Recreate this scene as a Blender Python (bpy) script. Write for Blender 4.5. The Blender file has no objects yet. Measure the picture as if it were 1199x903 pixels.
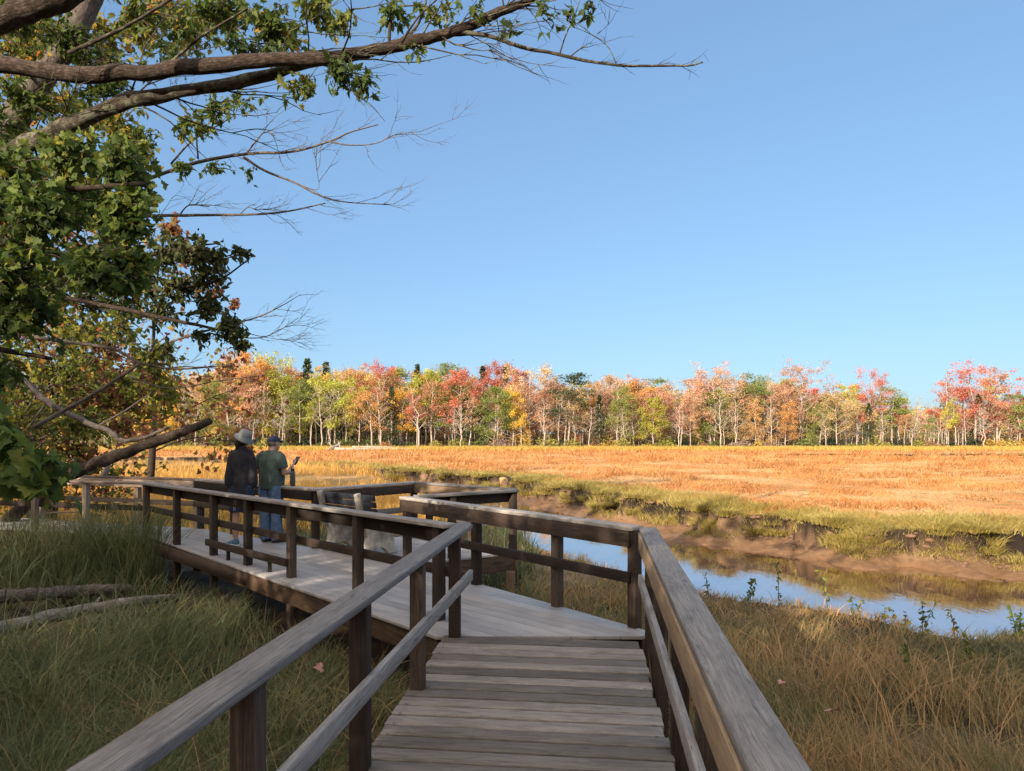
import bpy, math, random
import numpy as np
from mathutils import Vector, Matrix
random.seed(7); rng = np.random.default_rng(7)
S = bpy.context.scene; COL = S.collection
PI = math.pi
EYE = 1.65; F = 850.0
def P(px, py, d):
    return np.array([(px-599.5)/F*d, d, EYE-(py-508)/F*d])

# ------------------------------------------------------------------ helpers
def vn(x, y, seed=0):
    x = np.asarray(x, float); y = np.asarray(y, float)
    xi = np.floor(x); yi = np.floor(y); fx = x-xi; fy = y-yi
    fx = fx*fx*(3-2*fx); fy = fy*fy*(3-2*fy)
    def h(a, b):
        n = np.sin(a*127.1+b*311.7+seed*74.7)*43758.5453
        return n-np.floor(n)
    return (h(xi, yi)*(1-fx)+h(xi+1, yi)*fx)*(1-fy)+(h(xi, yi+1)*(1-fx)+h(xi+1, yi+1)*fx)*fy
def fbm(x, y, seed=0, o=4):
    s = 0; a = .5
    for k in range(o):
        s = s+a*vn(x*2**k, y*2**k, seed+k*13); a *= .5
    return s/(1-.5**o)

class MB:
    def __init__(s): s.V = []; s.F = {}; s.n = 0
    def add(s, V, faces, v=0.5, uv=None):
        V = np.asarray(V, float).reshape(-1, 3)
        f = np.asarray(faces, int)
        if f.ndim == 1: f = f[None]
        m, k = f.shape
        vv = np.broadcast_to(np.asarray(v, float), (m,)).copy()
        if uv is None: uv = np.zeros((m, k, 2))
        s.F.setdefault(k, []).append((f+s.n, vv, np.asarray(uv, float)))
        s.V.append(V); s.n += len(V)
    def more(s, faces, base, v=0.5, uv=None):
        f = np.asarray(faces, int); m, k = f.shape
        vv = np.broadcast_to(np.asarray(v, float), (m,)).copy()
        if uv is None: uv = np.zeros((m, k, 2))
        s.F.setdefault(k, []).append((f+base, vv, np.asarray(uv, float)))
    def mesh(s, name, mat, smooth=False, vcol=None):
        me = bpy.data.meshes.new(name)
        if s.n == 0: return me
        V = np.concatenate(s.V)
        ls, lt, v, uv = [], [], [], []
        for k in s.F:
            for f, vv, u in s.F[k]:
                ls.append(f.reshape(-1)); lt.append(np.full(len(f), k)); v.append(vv); uv.append(u.reshape(-1, 2))
        loops = np.concatenate(ls); tot = np.concatenate(lt); v = np.concatenate(v); uv = np.concatenate(uv)
        start = np.concatenate([[0], np.cumsum(tot)[:-1]])
        me.vertices.add(len(V)); me.vertices.foreach_set('co', V.astype(np.float32).reshape(-1))
        me.loops.add(len(loops)); me.loops.foreach_set('vertex_index', loops.astype(np.int32))
        me.polygons.add(len(tot)); me.polygons.foreach_set('loop_start', start.astype(np.int32))
        try: me.polygons.foreach_set('loop_total', tot.astype(np.int32))
        except Exception: pass
        me.update(calc_edges=True)
        a = me.attributes.new('v', 'FLOAT', 'FACE'); a.data.foreach_set('value', v.astype(np.float32))
        ul = me.uv_layers.new(name='UVMap'); ul.data.foreach_set('uv', uv.astype(np.float32).reshape(-1))
        if vcol is not None:
            c = me.attributes.new('col', 'FLOAT_COLOR', 'POINT'); c.data.foreach_set('color', vcol.astype(np.float32).reshape(-1))
        if smooth: me.polygons.foreach_set('use_smooth', np.ones(len(tot), bool))
        if mat: me.materials.append(mat)
        return me
def link(name, me, parent=None, bevel=0):
    o = bpy.data.objects.new(name, me); COL.objects.link(o)
    if parent: o.parent = parent
    if bevel:
        b = o.modifiers.new('b', 'BEVEL'); b.width = bevel; b.segments = 2; b.limit_method = 'ANGLE'
    return o
def tag(o, label=None, cat=None, group=None, kind=None):
    if label: o['label'] = label
    if cat: o['category'] = cat
    if group: o['group'] = group
    if kind: o['kind'] = kind
    return o
def empty(name, loc=(0, 0, 0), rz=0, **k):
    o = bpy.data.objects.new(name, None); COL.objects.link(o)
    o.location = loc; o.rotation_euler = (0, 0, rz); o.empty_display_size = .2
    return tag(o, **k)
def norm(a): a = np.asarray(a, float); return a/(np.linalg.norm(a)+1e-12)

def box(mb, c, ax, ay, az, hx, hy, hz, v=None):
    """oriented box, grain along ax; uv in metres"""
    c = np.asarray(c, float); ax, ay, az = norm(ax), norm(ay), norm(az)
    sg = np.array([[-1,-1,-1],[1,-1,-1],[1,1,-1],[-1,1,-1],[-1,-1,1],[1,-1,1],[1,1,1],[-1,1,1]], float)
    V = c+sg[:, :1]*hx*ax+sg[:, 1:2]*hy*ay+sg[:, 2:]*hz*az
    Fc = np.array([[0,3,2,1],[4,5,6,7],[0,1,5,4],[2,3,7,6],[1,2,6,5],[3,0,4,7]])
    o1, o2 = random.random()*50, random.random()*50
    L = sg*np.array([hx, hy, hz])
    uv = np.zeros((6, 4, 2))
    for i, f in enumerate(Fc):
        for j, q in enumerate(f):
            l = L[q]
            if i < 2: uv[i, j] = (l[0]+o1, l[1]+o2)
            elif i < 4: uv[i, j] = (l[0]+o1, l[2]+o2+1.3)
            else: uv[i, j] = (l[1]*.2+o1, l[2]+o2+2.1)
    mb.add(V, Fc, random.random() if v is None else v, uv)
def board(mb, p0, p1, w, t, v=None):
    p0 = np.asarray(p0, float); p1 = np.asarray(p1, float); d = p1-p0
    ax = norm(d); up = np.array([0, 0, 1.0])
    if abs(ax[2]) > .9: up = np.array([0, 1.0, 0])
    ay = norm(np.cross(up, ax)); az = np.cross(ax, ay)
    box(mb, (p0+p1)/2, ax, ay, az, np.linalg.norm(d)/2, w/2, t/2, v)
def prism(mb, poly, z0, z1, ux, v=None):
    """flat polygon slab; grain along direction ux"""
    poly = [np.asarray(p, float)[:2] for p in poly]; n = len(poly)
    ux = norm(np.array([ux[0], ux[1]])); uy = np.array([-ux[1], ux[0]])
    o1, o2 = random.random()*50, random.random()*50
    if v is None: v = random.random()
    V = np.array([[p[0], p[1], z] for z in (z1, z0) for p in poly])
    U = np.array([[p@ux+o1, p@uy+o2] for p in poly])
    top = np.arange(n)[None]; bot = np.arange(2*n-1, n-1, -1)[None]
    base = mb.n
    mb.add(V, top, v, U[None]); mb.more(bot, base, v, U[::-1][None])
    side = []; su = []
    for i in range(n):
        j = (i+1) % n; side.append([n+i, n+j, j, i])
        su.append([U[i]+[0, z0], U[j]+[0, z0], U[j]+[0, z1], U[i]+[0, z1]])
    mb.more(np.array(side), base, v, np.array(su))
def tube(mb, pts, rad, sides=8, v=0.5, cap=True, ry=None, up=None, jit=0, seed=0):
    pts = np.asarray(pts, float); n = len(pts)
    rad = np.broadcast_to(np.asarray(rad, float), (n,)); ry = rad if ry is None else np.broadcast_to(np.asarray(ry, float), (n,))
    T = np.gradient(pts, axis=0); T /= (np.linalg.norm(T, axis=1)[:, None]+1e-9)
    a = np.array([0, 0, 1.0]) if up is None else np.asarray(up, float)
    if up is None and abs(T[0][2]) > .9: a = np.array([1.0, 0, 0])
    th = np.arange(sides)/sides*2*PI; V = []
    arc = 0
    for i in range(n):
        x = np.cross(a, T[i]);
        if np.linalg.norm(x) < 1e-3: x = np.array([1.0, 0, 0])
        x = norm(x); y = np.cross(T[i], x)
        if up is None: a = y
        r = 1.0
        if jit: r = 1+jit*(np.sin(th*3+i*1.3+seed)*.5+np.sin(th*2-i*.7+seed*2)*.5+ (rng.random(sides)-.5)*.6)
        V.append(pts[i]+(np.cos(th)*rad[i]*r)[:, None]*x+(np.sin(th)*ry[i]*r)[:, None]*y)
    V = np.concatenate(V)
    i, j = np.meshgrid(np.arange(n-1), np.arange(sides), indexing='ij'); i = i.ravel(); j = j.ravel(); k = (j+1) % sides
    Fc = np.stack([i*sides+j, i*sides+k, (i+1)*sides+k, (i+1)*sides+j], 1)
    L = np.concatenate([[0], np.cumsum(np.linalg.norm(np.diff(pts, axis=0), axis=1))])
    per = 2*PI*max(rad.max(), 1e-3)
    uv = np.stack([np.stack([L[i], j/sides*per], 1), np.stack([L[i], (j+1)/sides*per], 1), np.stack([L[i+1], (j+1)/sides*per], 1), np.stack([L[i+1], j/sides*per], 1)], 1)
    base = mb.n
    mb.add(V, Fc, v, uv)
    if cap:
        mb.more(np.arange(sides-1, -1, -1)[None], base, v)
        mb.more((np.arange(sides)+(n-1)*sides)[None], base, v)
def smooth_path(pts, k=4):
    """catmull-rom"""
    p = np.asarray(pts, float); out = []
    q = np.vstack([2*p[0]-p[1], p, 2*p[-1]-p[-2]])
    for i in range(1, len(q)-2):
        for t in np.arange(k)/k:
            out.append(.5*((2*q[i])+(-q[i-1]+q[i+1])*t+(2*q[i-1]-5*q[i]+4*q[i+1]-q[i+2])*t*t+(-q[i-1]+3*q[i]-3*q[i+1]+q[i+2])*t**3))
    out.append(p[-1]); return np.array(out)

# ------------------------------------------------------------------ materials
class NT:
    def __init__(s, name):
        s.m = bpy.data.materials.new(name); s.m.use_nodes = True; s.t = s.m.node_tree; s.t.nodes.clear()
        s.out = s.n('ShaderNodeOutputMaterial')
    def n(s, typ, **k):
        o = s.t.nodes.new(typ)
        for a, b in k.items():
            if a.startswith('i_'): o.inputs[a[2:].replace('_', ' ')].default_value = b
            else: setattr(o, a, b)
        return o
    def l(s, a, b): s.t.links.new(a, b)
    def ramp(s, fac, stops, interp='LINEAR'):
        r = s.n('ShaderNodeValToRGB'); r.color_ramp.interpolation = interp
        e = r.color_ramp.elements
        while len(e) < len(stops): e.new(.5)
        for q, (p, c) in zip(e, stops): q.position = p; q.color = (*c, 1) if len(c) == 3 else c
        s.l(fac, r.inputs[0]); return r.outputs[0]
    def noise(s, vec, scale, detail=4, rough=.55, dist=0):
        o = s.n('ShaderNodeTexNoise'); o.inputs['Scale'].default_value = scale; o.inputs['Detail'].default_value = detail
        o.inputs['Roughness'].default_value = rough; o.inputs['Distortion'].default_value = dist
        if vec is not None: s.l(vec, o.inputs['Vector'])
        return o.outputs['Fac']
    def mapv(s, vec, sc, loc=(0, 0, 0)):
        o = s.n('ShaderNodeMapping'); o.inputs['Scale'].default_value = sc; o.inputs['Location'].default_value = loc
        s.l(vec, o.inputs['Vector']); return o.outputs[0]
    def mix(s, fac, a, b, mode='MIX'):
        o = s.n('ShaderNodeMix', data_type='RGBA', blend_type=mode)
        for v, i in ((fac, 0), (a, 6), (b, 7)):
            if hasattr(v, 'is_linked') or hasattr(v, 'links'): s.l(v, o.inputs[i])
            else: o.inputs[i].default_value = v if i == 0 else ((*v, 1) if len(v) == 3 else v)
        return o.outputs[2]
    def math(s, op, a, b=0.0, c=None):
        o = s.n('ShaderNodeMath', operation=op)
        for i, v in enumerate((a, b) if c is None else (a, b, c)):
            if hasattr(v, 'links'): s.l(v, o.inputs[i])
            else: o.inputs[i].default_value = v
        return o.outputs[0]
    def bsdf(s, col, rough=.8, bump=None, bstr=.3, bdist=.01, spec=.3, **k):
        b = s.n('ShaderNodeBsdfPrincipled')
        if hasattr(col, 'links'): s.l(col, b.inputs['Base Color'])
        else: b.inputs['Base Color'].default_value = (*col, 1)
        if hasattr(rough, 'links'): s.l(rough, b.inputs['Roughness'])
        else: b.inputs['Roughness'].default_value = rough
        b.inputs['Specular IOR Level'].default_value = spec
        for a, v in k.items(): b.inputs[a.replace('_', ' ')].default_value = v
        if bump is not None:
            u = s.n('ShaderNodeBump'); u.inputs['Strength'].default_value = bstr; u.inputs['Distance'].default_value = bdist
            s.l(bump, u.inputs['Height']); s.l(u.outputs[0], b.inputs['Normal'])
        s.l(b.outputs[0], s.out.inputs[0]); return b

def wood_mat(name, dark, mid, light, stain=(.03, .02, .015), stain_amt=.5, rough=.75, knots=True, bump=.6, cont=1.0):
    n = NT(name); uv = n.n('ShaderNodeUVMap').outputs[0]
    at = n.n('ShaderNodeAttribute', attribute_name='v').outputs['Fac']
    wv = n.n('ShaderNodeVectorMath', operation='ADD'); dn_ = n.n('ShaderNodeTexNoise'); dn_.inputs['Scale'].default_value = 1; dn_.inputs['Detail'].default_value = 2; n.l(n.mapv(uv, (2.5, 6, 1)), dn_.inputs['Vector']); sc_ = n.n('ShaderNodeVectorMath', operation='SCALE'); sc_.inputs['Scale'].default_value = .035; n.l(dn_.outputs['Color'], sc_.inputs[0]); n.l(uv, wv.inputs[0]); n.l(sc_.outputs[0], wv.inputs[1]); uv = wv.outputs[0]
    g = n.noise(n.mapv(uv, (2.2, 110, 1)), 1, 7, .75, .5)
    g2 = n.noise(n.mapv(uv, (7, 330, 1)), 1, 3, .6, .2)
    gg = n.math('ADD', n.math('MULTIPLY', g, .65), n.math('MULTIPLY', g2, .35))
    gg = n.math('ADD', gg, n.math('MULTIPLY', n.math('SUBTRACT', at, .5), .16))
    c = n.ramp(gg, [(.34, dark), (.5, mid), (.66, light)])
    ck = n.noise(n.mapv(uv, (1.1, 75, 1), (9, 2, 0)), 1, 3, .5, .3); ckm = n.ramp(n.math('ABSOLUTE', n.math('SUBTRACT', ck, .5)), [(.0, (1, 1, 1)), (.022, (0, 0, 0))]); ckg = n.ramp(n.noise(n.mapv(uv, (3, 20, 1)), 1, 2), [(.5, (0, 0, 0)), (.6, (1, 1, 1))])
    c = n.mix(n.math('MULTIPLY', n.math('MULTIPLY', ckm, ckg), .8), c, stain)
    st = n.noise(n.mapv(uv, (3.2, 11, 1), (3, 5, 0)), 1, 8, .8, .8)
    sm = n.ramp(st, [(.46, (0, 0, 0)), (.66, (1, 1, 1))])
    sm = n.math('MULTIPLY', sm, stain_amt)
    c = n.mix(sm, c, stain)
    tone = n.math('ADD', .8, n.math('MULTIPLY', at, .4))
    hs = n.n('ShaderNodeHueSaturation'); n.l(tone, hs.inputs['Value']); n.l(c, hs.inputs['Color']); c = hs.outputs[0]
    if knots:
        vo = n.n('ShaderNodeTexVoronoi', feature='F1'); n.l(n.mapv(uv, (2.3, 9, 1)), vo.inputs['Vector']); vo.inputs['Scale'].default_value = 1
        kn = n.ramp(vo.outputs['Distance'], [(.06, (1, 1, 1)), (.11, (0, 0, 0))])
        c = n.mix(n.math('MULTIPLY', kn, .6), c, stain)
    n.bsdf(c, rough, n.math('ADD', gg, n.math('MULTIPLY', st, .3)), bump, .004, .25)
    return n.m
M = {}
M['cap'] = wood_mat('weathered_cap', (.13, .118, .11), (.24, .222, .21), (.34, .32, .305), (.05, .043, .04), .5)
M['post'] = wood_mat('dark_post', (.018, .012, .01), (.05, .034, .026), (.11, .078, .058), (.02, .014, .011), .7)
M['rail'] = wood_mat('dark_rail', (.012, .009, .008), (.03, .021, .017), (.07, .048, .036), (.018, .013, .01), .6)
M['tanface'] = wood_mat('tan_face', (.16, .11, .07), (.3, .21, .13), (.42, .31, .2), (.1, .065, .04), .5)
M['greyrail'] = wood_mat('grey_rail', (.12, .11, .105), (.23, .215, .205), (.38, .36, .345), (.06, .05, .045), .45)
M['plank'] = wood_mat('walk_plank', (.065, .057, .05), (.16, .143, .128), (.27, .245, .222), (.045, .037, .03), .5, .75, True, .7)
M['skirt'] = wood_mat('skirt_board', (.025, .016, .011), (.07, .044, .028), (.15, .095, .058), (.02, .014, .01), .7)
M['palewood'] = wood_mat('pale_wood', (.14, .1, .075), (.28, .215, .17), (.42, .33, .27), (.09, .06, .045), .5)
# grey composite decking
n = NT('composite_deck'); uv = n.n('ShaderNodeUVMap').outputs[0]; at = n.n('ShaderNodeAttribute', attribute_name='v').outputs['Fac']
a = n.noise(n.mapv(uv, (3, 90, 1)), 1, 4, .6); b = n.noise(uv, 1.1, 6, .65, .4)
c = n.ramp(n.math('ADD', n.math('MULTIPLY', a, .45), n.math('MULTIPLY', b, .55)), [(.34, (.2, .19, .19)), (.52, (.29, .276, .272)), (.7, (.37, .355, .35))])
tone = n.math('ADD', .86, n.math('MULTIPLY', at, .28)); hs = n.n('ShaderNodeHueSaturation'); n.l(tone, hs.inputs['Value']); n.l(c, hs.inputs['Color'])
n.bsdf(hs.outputs[0], .5, a, .4, .002, .5); M['deck'] = n.m

def plain(name, col, rough=.8, noise=.15, scale=30, bump=.2, **k):
    n = NT(name); tc = n.n('ShaderNodeTexCoord').outputs['Object']; f = n.noise(tc, scale, 5, .6)
    c0 = tuple(x*(1-noise*1.6) for x in col); c1 = tuple(min(1, x*(1+noise*1.6)) for x in col)
    n.bsdf(n.ramp(f, [(.3, c0), (.7, c1)]), rough, f, bump, .01, **k); return n.m
def bark(name, a, b, c, scale=6, lichen=None):
    n = NT(name); uv = n.n('ShaderNodeUVMap').outputs[0]; tc = n.n('ShaderNodeTexCoord').outputs['Object']
    f = n.noise(n.mapv(uv, (scale, scale*4, 1)), 1, 6, .7, .5); g = n.noise(tc, scale*1.5, 5, .7)
    h = n.math('ADD', n.math('MULTIPLY', f, .6), n.math('MULTIPLY', g, .4))
    col = n.ramp(h, [(.36, a), (.5, b), (.64, c)])
    if lichen:
        q = n.ramp(n.noise(tc, 9, 4, .7), [(.5, (0, 0, 0)), (.58, (1, 1, 1))]); col = n.mix(n.math('MULTIPLY', q, .75), col, lichen)
    n.bsdf(col, .9, h, 1.0, .02, .15); return n.m
M['bark'] = bark('oak_bark', (.012, .009, .007), (.042, .031, .025), (.125, .095, .076), 16)
M['lichen_bark'] = bark('lichen_bark', (.018, .015, .012), (.055, .046, .037), (.12, .1, .08), 12, (.15, .155, .11))
M['dead_bark'] = bark('dead_bark', (.05, .042, .037), (.12, .1, .088), (.22, .19, .17), 14)
M['pale_bark'] = bark('pale_bark', (.26, .22, .18), (.42, .36, .3), (.58, .51, .44), 2)
M['driftwood'] = bark('driftwood', (.2, .17, .145), (.4, .35, .3), (.58, .53, .47), 5)
M['darktwig'] = plain('dark_twig', (.055, .04, .032), .9)

def foliage(name, stops, objcol=False, trans=.35, patch=0, sat=1.0):
    n = NT(name); at = n.n('ShaderNodeAttribute', attribute_name='v').outputs['Fac']
    if patch:
        pos = n.n('ShaderNodeNewGeometry').outputs['Position']
        at = n.math('ADD', n.math('MULTIPLY', at, 1-patch), n.math('MULTIPLY', n.ramp(n.noise(pos, .45, 3, .6), [(.3, (0, 0, 0)), (.7, (1, 1, 1))]), patch))
    c = n.ramp(at, stops)
    if objcol:
        oi = n.n('ShaderNodeObjectInfo'); c = n.mix(1.0, oi.outputs['Color'], c, 'MULTIPLY')
    d = n.n('ShaderNodeBsdfPrincipled'); n.l(c, d.inputs['Base Color']); d.inputs['Roughness'].default_value = .6; d.inputs['Specular IOR Level'].default_value = .25
    t = n.n('ShaderNodeBsdfTranslucent'); n.l(c, t.inputs['Color'])
    m = n.n('ShaderNodeMixShader'); m.inputs[0].default_value = trans; n.l(d.outputs[0], m.inputs[1]); n.l(t.outputs[0], m.inputs[2]); n.l(m.outputs[0], n.out.inputs[0])
    return n.m
M['tintleaf'] = foliage('tinted_leaves', [(0, (.55, .55, .55)), (.5, (.95, .95, .95)), (1, (1.35, 1.3, 1.2))], True)
M['oakleaf'] = foliage('green_leaves', [(0, (.045, .075, .02)), (.45, (.085, .13, .03)), (.72, (.15, .19, .04)), (.84, (.26, .25, .04)), (.93, (.42, .27, .04)), (1, (.5, .14, .03))], False, .5)
M['greenleaf'] = foliage('deep_green_leaves', [(0, (.045, .075, .022)), (.4, (.09, .14, .034)), (.75, (.17, .22, .045)), (.93, (.34, .32, .06)), (1, (.5, .34, .06))], False, .52)
M['smallleaf'] = foliage('small_leaves', [(0, (.035, .05, .018)), (.5, (.075, .095, .03)), (.85, (.14, .14, .04)), (1, (.36, .17, .05))], False, .35)
M['redleaf'] = foliage('red_brown_leaves', [(0, (.1, .035, .025)), (.4, (.2, .07, .04)), (.65, (.26, .14, .045)), (.85, (.2, .2, .05)), (1, (.4, .32, .08))], False, .45)
M['autumnleaf'] = foliage('mixed_autumn_leaves', [(0, (.06, .09, .025)), (.4, (.14, .16, .035)), (.65, (.34, .28, .05)), (.85, (.42, .2, .05)), (1, (.4, .1, .05))], False, .5)
M['marsh'] = foliage('marsh_hay', [(0, (.24, .088, .026)), (.35, (.41, .172, .055)), (.7, (.52, .268, .096)), (1, (.6, .4, .185))], False, .25, .45)
M['fringe'] = foliage('bank_grass', [(0, (.19, .15, .045)), (.4, (.38, .31, .085)), (.75, (.48, .4, .14)), (1, (.58, .42, .19))], False, .3, .35)
M['gold'] = foliage('gold_grass', [(0, (.5, .27, .06)), (.5, (.72, .42, .1)), (1, (.8, .55, .22))], False, .4, .3)
M['edge'] = foliage('yellow_sedge', [(0, (.3, .22, .05)), (.5, (.5, .36, .08)), (1, (.55, .42, .15))], False, .35, .5)
M['cord'] = foliage('green_cord_grass', [(0, (.035, .045, .02)), (.35, (.09, .115, .05)), (.65, (.2, .22, .1)), (.85, (.34, .29, .13)), (1, (.55, .4, .18))], False, .35, .52)
M['dry'] = foliage('mixed_dry_grass', [(0, (.06, .075, .03)), (.35, (.15, .15, .06)), (.58, (.34, .23, .1)), (.8, (.55, .32, .14)), (1, (.66, .43, .22))], False, .35, .45)

# ------------------------------------------------------------------ river and ground
NEAR = np.array([(-60, 70), (-30, 66), (-14, 53), (-9, 47), (-3.5, 31), (-.9, 21), (.7, 15.8), (2.0, 12.6), (3.3, 11.2), (4.5, 10.1), (5.3, 8.9), (5.9, 8.7), (6.6, 9.2), (8.5, 9.4), (14, 8), (40, 0), (120, -30)], float)
FAR = np.array([(-60, 80), (-30, 72), (-11, 53), (-6.3, 45.5), (0, 38.5), (3.45, 29.1), (6.2, 22.9), (9, 19.1), (12.3, 17.4), (20, 15.2), (50, 8), (120, -18)], float)
def dline(x, y, L):
    d = np.full(x.shape, 1e9)
    for a, b in zip(L[:-1], L[1:]):
        ab = b-a; t = np.clip(((x-a[0])*ab[0]+(y-a[1])*ab[1])/(ab@ab), 0, 1)
        d = np.minimum(d, np.hypot(x-a[0]-t*ab[0], y-a[1]-t*ab[1]))
    return d
def above(x, y, L):
    """is the point on the far (+y) side of the line (lines are monotone in x)"""
    return y > np.interp(x, L[:, 0], L[:, 1])
def ground(x, y, full=False):
    x = np.asarray(x, float); y = np.asarray(y, float)
    dn = dline(x, y, NEAR); df = dline(x, y, FAR)
    sn = np.where(above(x, y, NEAR), dn, -dn)      # >0 : inside the river
    sf = np.where(above(x, y, FAR), -df, df)       # >0 : inside the river
    sf = sf+(fbm(x*.55, y*.55, 3, 3)-.5)*1.3+(vn(x*1.9, y*1.9, 9)-.5)*.75+(vn(x*4.3, y*4.3, 10)-.5)*.35+np.clip(vn(x*.75+3, y*.75, 14)-.66, 0, 1)*4.0*np.clip(1-np.abs(sf)/2.0, 0, 1)
    sn = sn+(fbm(x*.4, y*.4, 5, 3)-.5)*.9
    far_z = np.interp(sf, [-.25, 0, .12, .2, .6, 1.5, 4], [-.75, -.8, -1.2, -1.33, -1.42, -1.62, -2.4])
    near_z = np.interp(sn, [-.6, 0, .9, 1.5, 4], [-.75, -.92, -1.5, -1.72, -2.4])
    z = np.where((sf > -.25) & (sn > -.6), np.maximum(np.where(sn > -.6, near_z, -9), np.where(sf > -.25, far_z, -9)), -.75)
    z = np.where((sf <= -.25) | (sn <= -.6), -.75, z)
    r = np.hypot(x, y)
    nearside = (sn <= -.6)
    lift = np.where(nearside, .17*np.clip((12-r)/8, 0, 1), 0)
    z = z+lift+(fbm(x*.7, y*.7, 21, 3)-.5)*.13*np.clip(1-(z < -1)*.6, 0, 1)
    z = z+(fbm(x*3, y*3, 22, 3)-.5)*np.where((z < -.9) & (z > -1.7), .2, .06)
    z = z+np.clip((y-124)/30, 0, 1)*1.6+np.clip((y-124)/60, 0, 1)*np.clip((-x+10)/60, 0, 1)*2.5
    if full: return z, sn, sf
    return z
rr = [0.3]
while rr[-1] < 150: rr.append(rr[-1]*1.0075+.004)
while rr[-1] < 4000: rr.append(rr[-1]*1.08)
rr = np.array(rr)
ang = np.concatenate([np.arange(-40, 40, .17), np.arange(40, 320, 3.5)])*PI/180
R_, A_ = np.meshgrid(rr, ang, indexing='ij')
X = R_*np.sin(A_); Y = R_*np.cos(A_)
Z, SN, SF = ground(X, Y, True)
na = len(ang); i, j = np.meshgrid(np.arange(len(rr)-1), np.arange(na), indexing='ij'); i = i.ravel(); j = j.ravel(); k = (j+1) % na
g = MB(); V = np.stack([X, Y, Z], -1).reshape(-1, 3)
Fc = np.stack([i*na+j, i*na+k, (i+1)*na+k, (i+1)*na+j], 1)[:, ::-1]
g.add(V, Fc)
x, y, z, sn, sf = (q.ravel() for q in (X, Y, Z, SN, SF))
def C3(*c): return np.array(c)[None]
def lerp(a, b, t): return a+(b-a)*np.clip(t, 0, 1)[:, None]
nz = fbm(x*.25, y*.25, 31, 4); nz2 = fbm(x*2, y*2, 33, 3)
col = lerp(C3(.45, .225, .08), C3(.58, .38, .175), (nz-.35)*3)              # marsh hay plain
col = lerp(col, C3(.22, .19, .06), (nz2-.62)*4*(sf < 0))
near = (sn < -.4)
nc = lerp(C3(.03, .022, .014), C3(.11, .075, .04), (nz2-.3)*2.2)           # litter near
far_near = np.clip((y-18)/16, 0, 1)
nc = lerp(nc, lerp(C3(.26, .17, .06), C3(.4, .25, .1), (nz-.3)*3), far_near)
col = np.where(near[:, None], nc, col)
mud = lerp(C3(.13, .08, .05), C3(.25, .162, .098), (nz2-.3)*2.5)
wet = np.clip((-1.38-z)/.15, 0, 1); mud = lerp(mud, C3(.18, .105, .055), wet)
peat_shade = np.clip((z+1.34)/.06, 0, 1)*np.clip((fbm(x*1.1, y*1.1, 37, 3)-.3)*6, 0, 1); mud = lerp(mud, C3(.03, .02, .014), peat_shade)  # dark peat tone, also painting in the shade of the missing overhang
pocket_shade = np.clip((vn(x*.75+3, y*.75, 14)-.6)*6, 0, 1)*np.clip((z+1.45)/.1, 0, 1); mud = lerp(mud, C3(.018, .013, .01), pocket_shade)  # shade of the bank notches painted near black
cl = (sf > -.5) & ~near
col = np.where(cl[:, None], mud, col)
flat = np.clip(1-np.hypot((x-.5)/1.3, (y-12.2)/2.2), 0, 1)*1.6             # bare mud beside the platform
col = lerp(col, C3(.2, .15, .105), flat*(.4+nz2))
fw = np.clip((y-122)/6, 0, 1); col = lerp(col, C3(.12, .09, .035), fw)
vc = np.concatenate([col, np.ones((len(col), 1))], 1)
n = NT('ground_mat'); ca = n.n('ShaderNodeAttribute', attribute_name='col').outputs['Color']
pos = n.n('ShaderNodeNewGeometry').outputs['Position']
f1 = n.noise(pos, 6, 6, .7); f2 = n.noise(pos, 40, 4, .6)
m = n.ramp(n.math('ADD', n.math('MULTIPLY', f1, .6), n.math('MULTIPLY', f2, .4)), [(.3, (.55, .55, .55)), (.7, (1.35, 1.3, 1.25))])
sx = n.n('ShaderNodeSeparateXYZ'); n.l(pos, sx.inputs[0])
ro = n.math('MULTIPLY_ADD', n.math('MULTIPLY', n.math('LESS_THAN', sx.outputs[2], -1.3), -1), .3, .9)
n.bsdf(n.mix(1.0, ca, m, 'MULTIPLY'), ro, n.math('ADD', f1, n.math('MULTIPLY', f2, .4)), .7, .05, .25)
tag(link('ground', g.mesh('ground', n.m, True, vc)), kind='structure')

# water
w = MB(); nx = 2
w.add([(-70, -60, -1.6), (130, -60, -1.6), (130, 95, -1.6), (-70, 95, -1.6)], [0, 1, 2, 3])
n = NT('river_water'); pos = n.n('ShaderNodeNewGeometry').outputs['Position']
b = n.math('ADD', n.noise(n.mapv(pos, (2.2, 1.0, 1)), 1.6, 3, .5), n.math('MULTIPLY', n.noise(n.mapv(pos, (5, 2.2, 1)), 2.6, 2, .5), .25))
bb = n.bsdf((.16, .07, .02), .3, None); bu = n.n('ShaderNodeBump'); bu.inputs['Strength'].default_value = .35; bu.inputs['Distance'].default_value = .01; n.l(b, bu.inputs['Height']); gl = n.n('ShaderNodeBsdfGlossy'); gl.inputs['Roughness'].default_value = .03; n.l(bu.outputs[0], gl.inputs['Normal']); ms = n.n('ShaderNodeMixShader'); lw = n.n('ShaderNodeLayerWeight'); lw.inputs[0].default_value = .5; n.l(n.math('MINIMUM', n.math('MULTIPLY_ADD', lw.outputs['Facing'], .75, .1), .85), ms.inputs[0]); n.l(bb.outputs[0], ms.inputs[1]); n.l(gl.outputs[0], ms.inputs[2]); n.l(ms.outputs[0], n.out.inputs[0])
tag(link('river', w.mesh('river', n.m)), kind='structure')
w = MB(); th = np.linspace(0, 2*PI, 60, endpoint=False)
px_ = 58+26*np.cos(th)*(1+.15*np.sin(3*th)); py_ = 82+3.2*np.sin(th)*(1+.3*np.sin(5*th+1))
w.add(np.stack([px_, py_, np.full(60, -.66)], 1), np.arange(60))
n2 = NT('pool_water'); n2.bsdf((.08, .06, .05), .05, None).inputs['IOR'].default_value = 1.6
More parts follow.
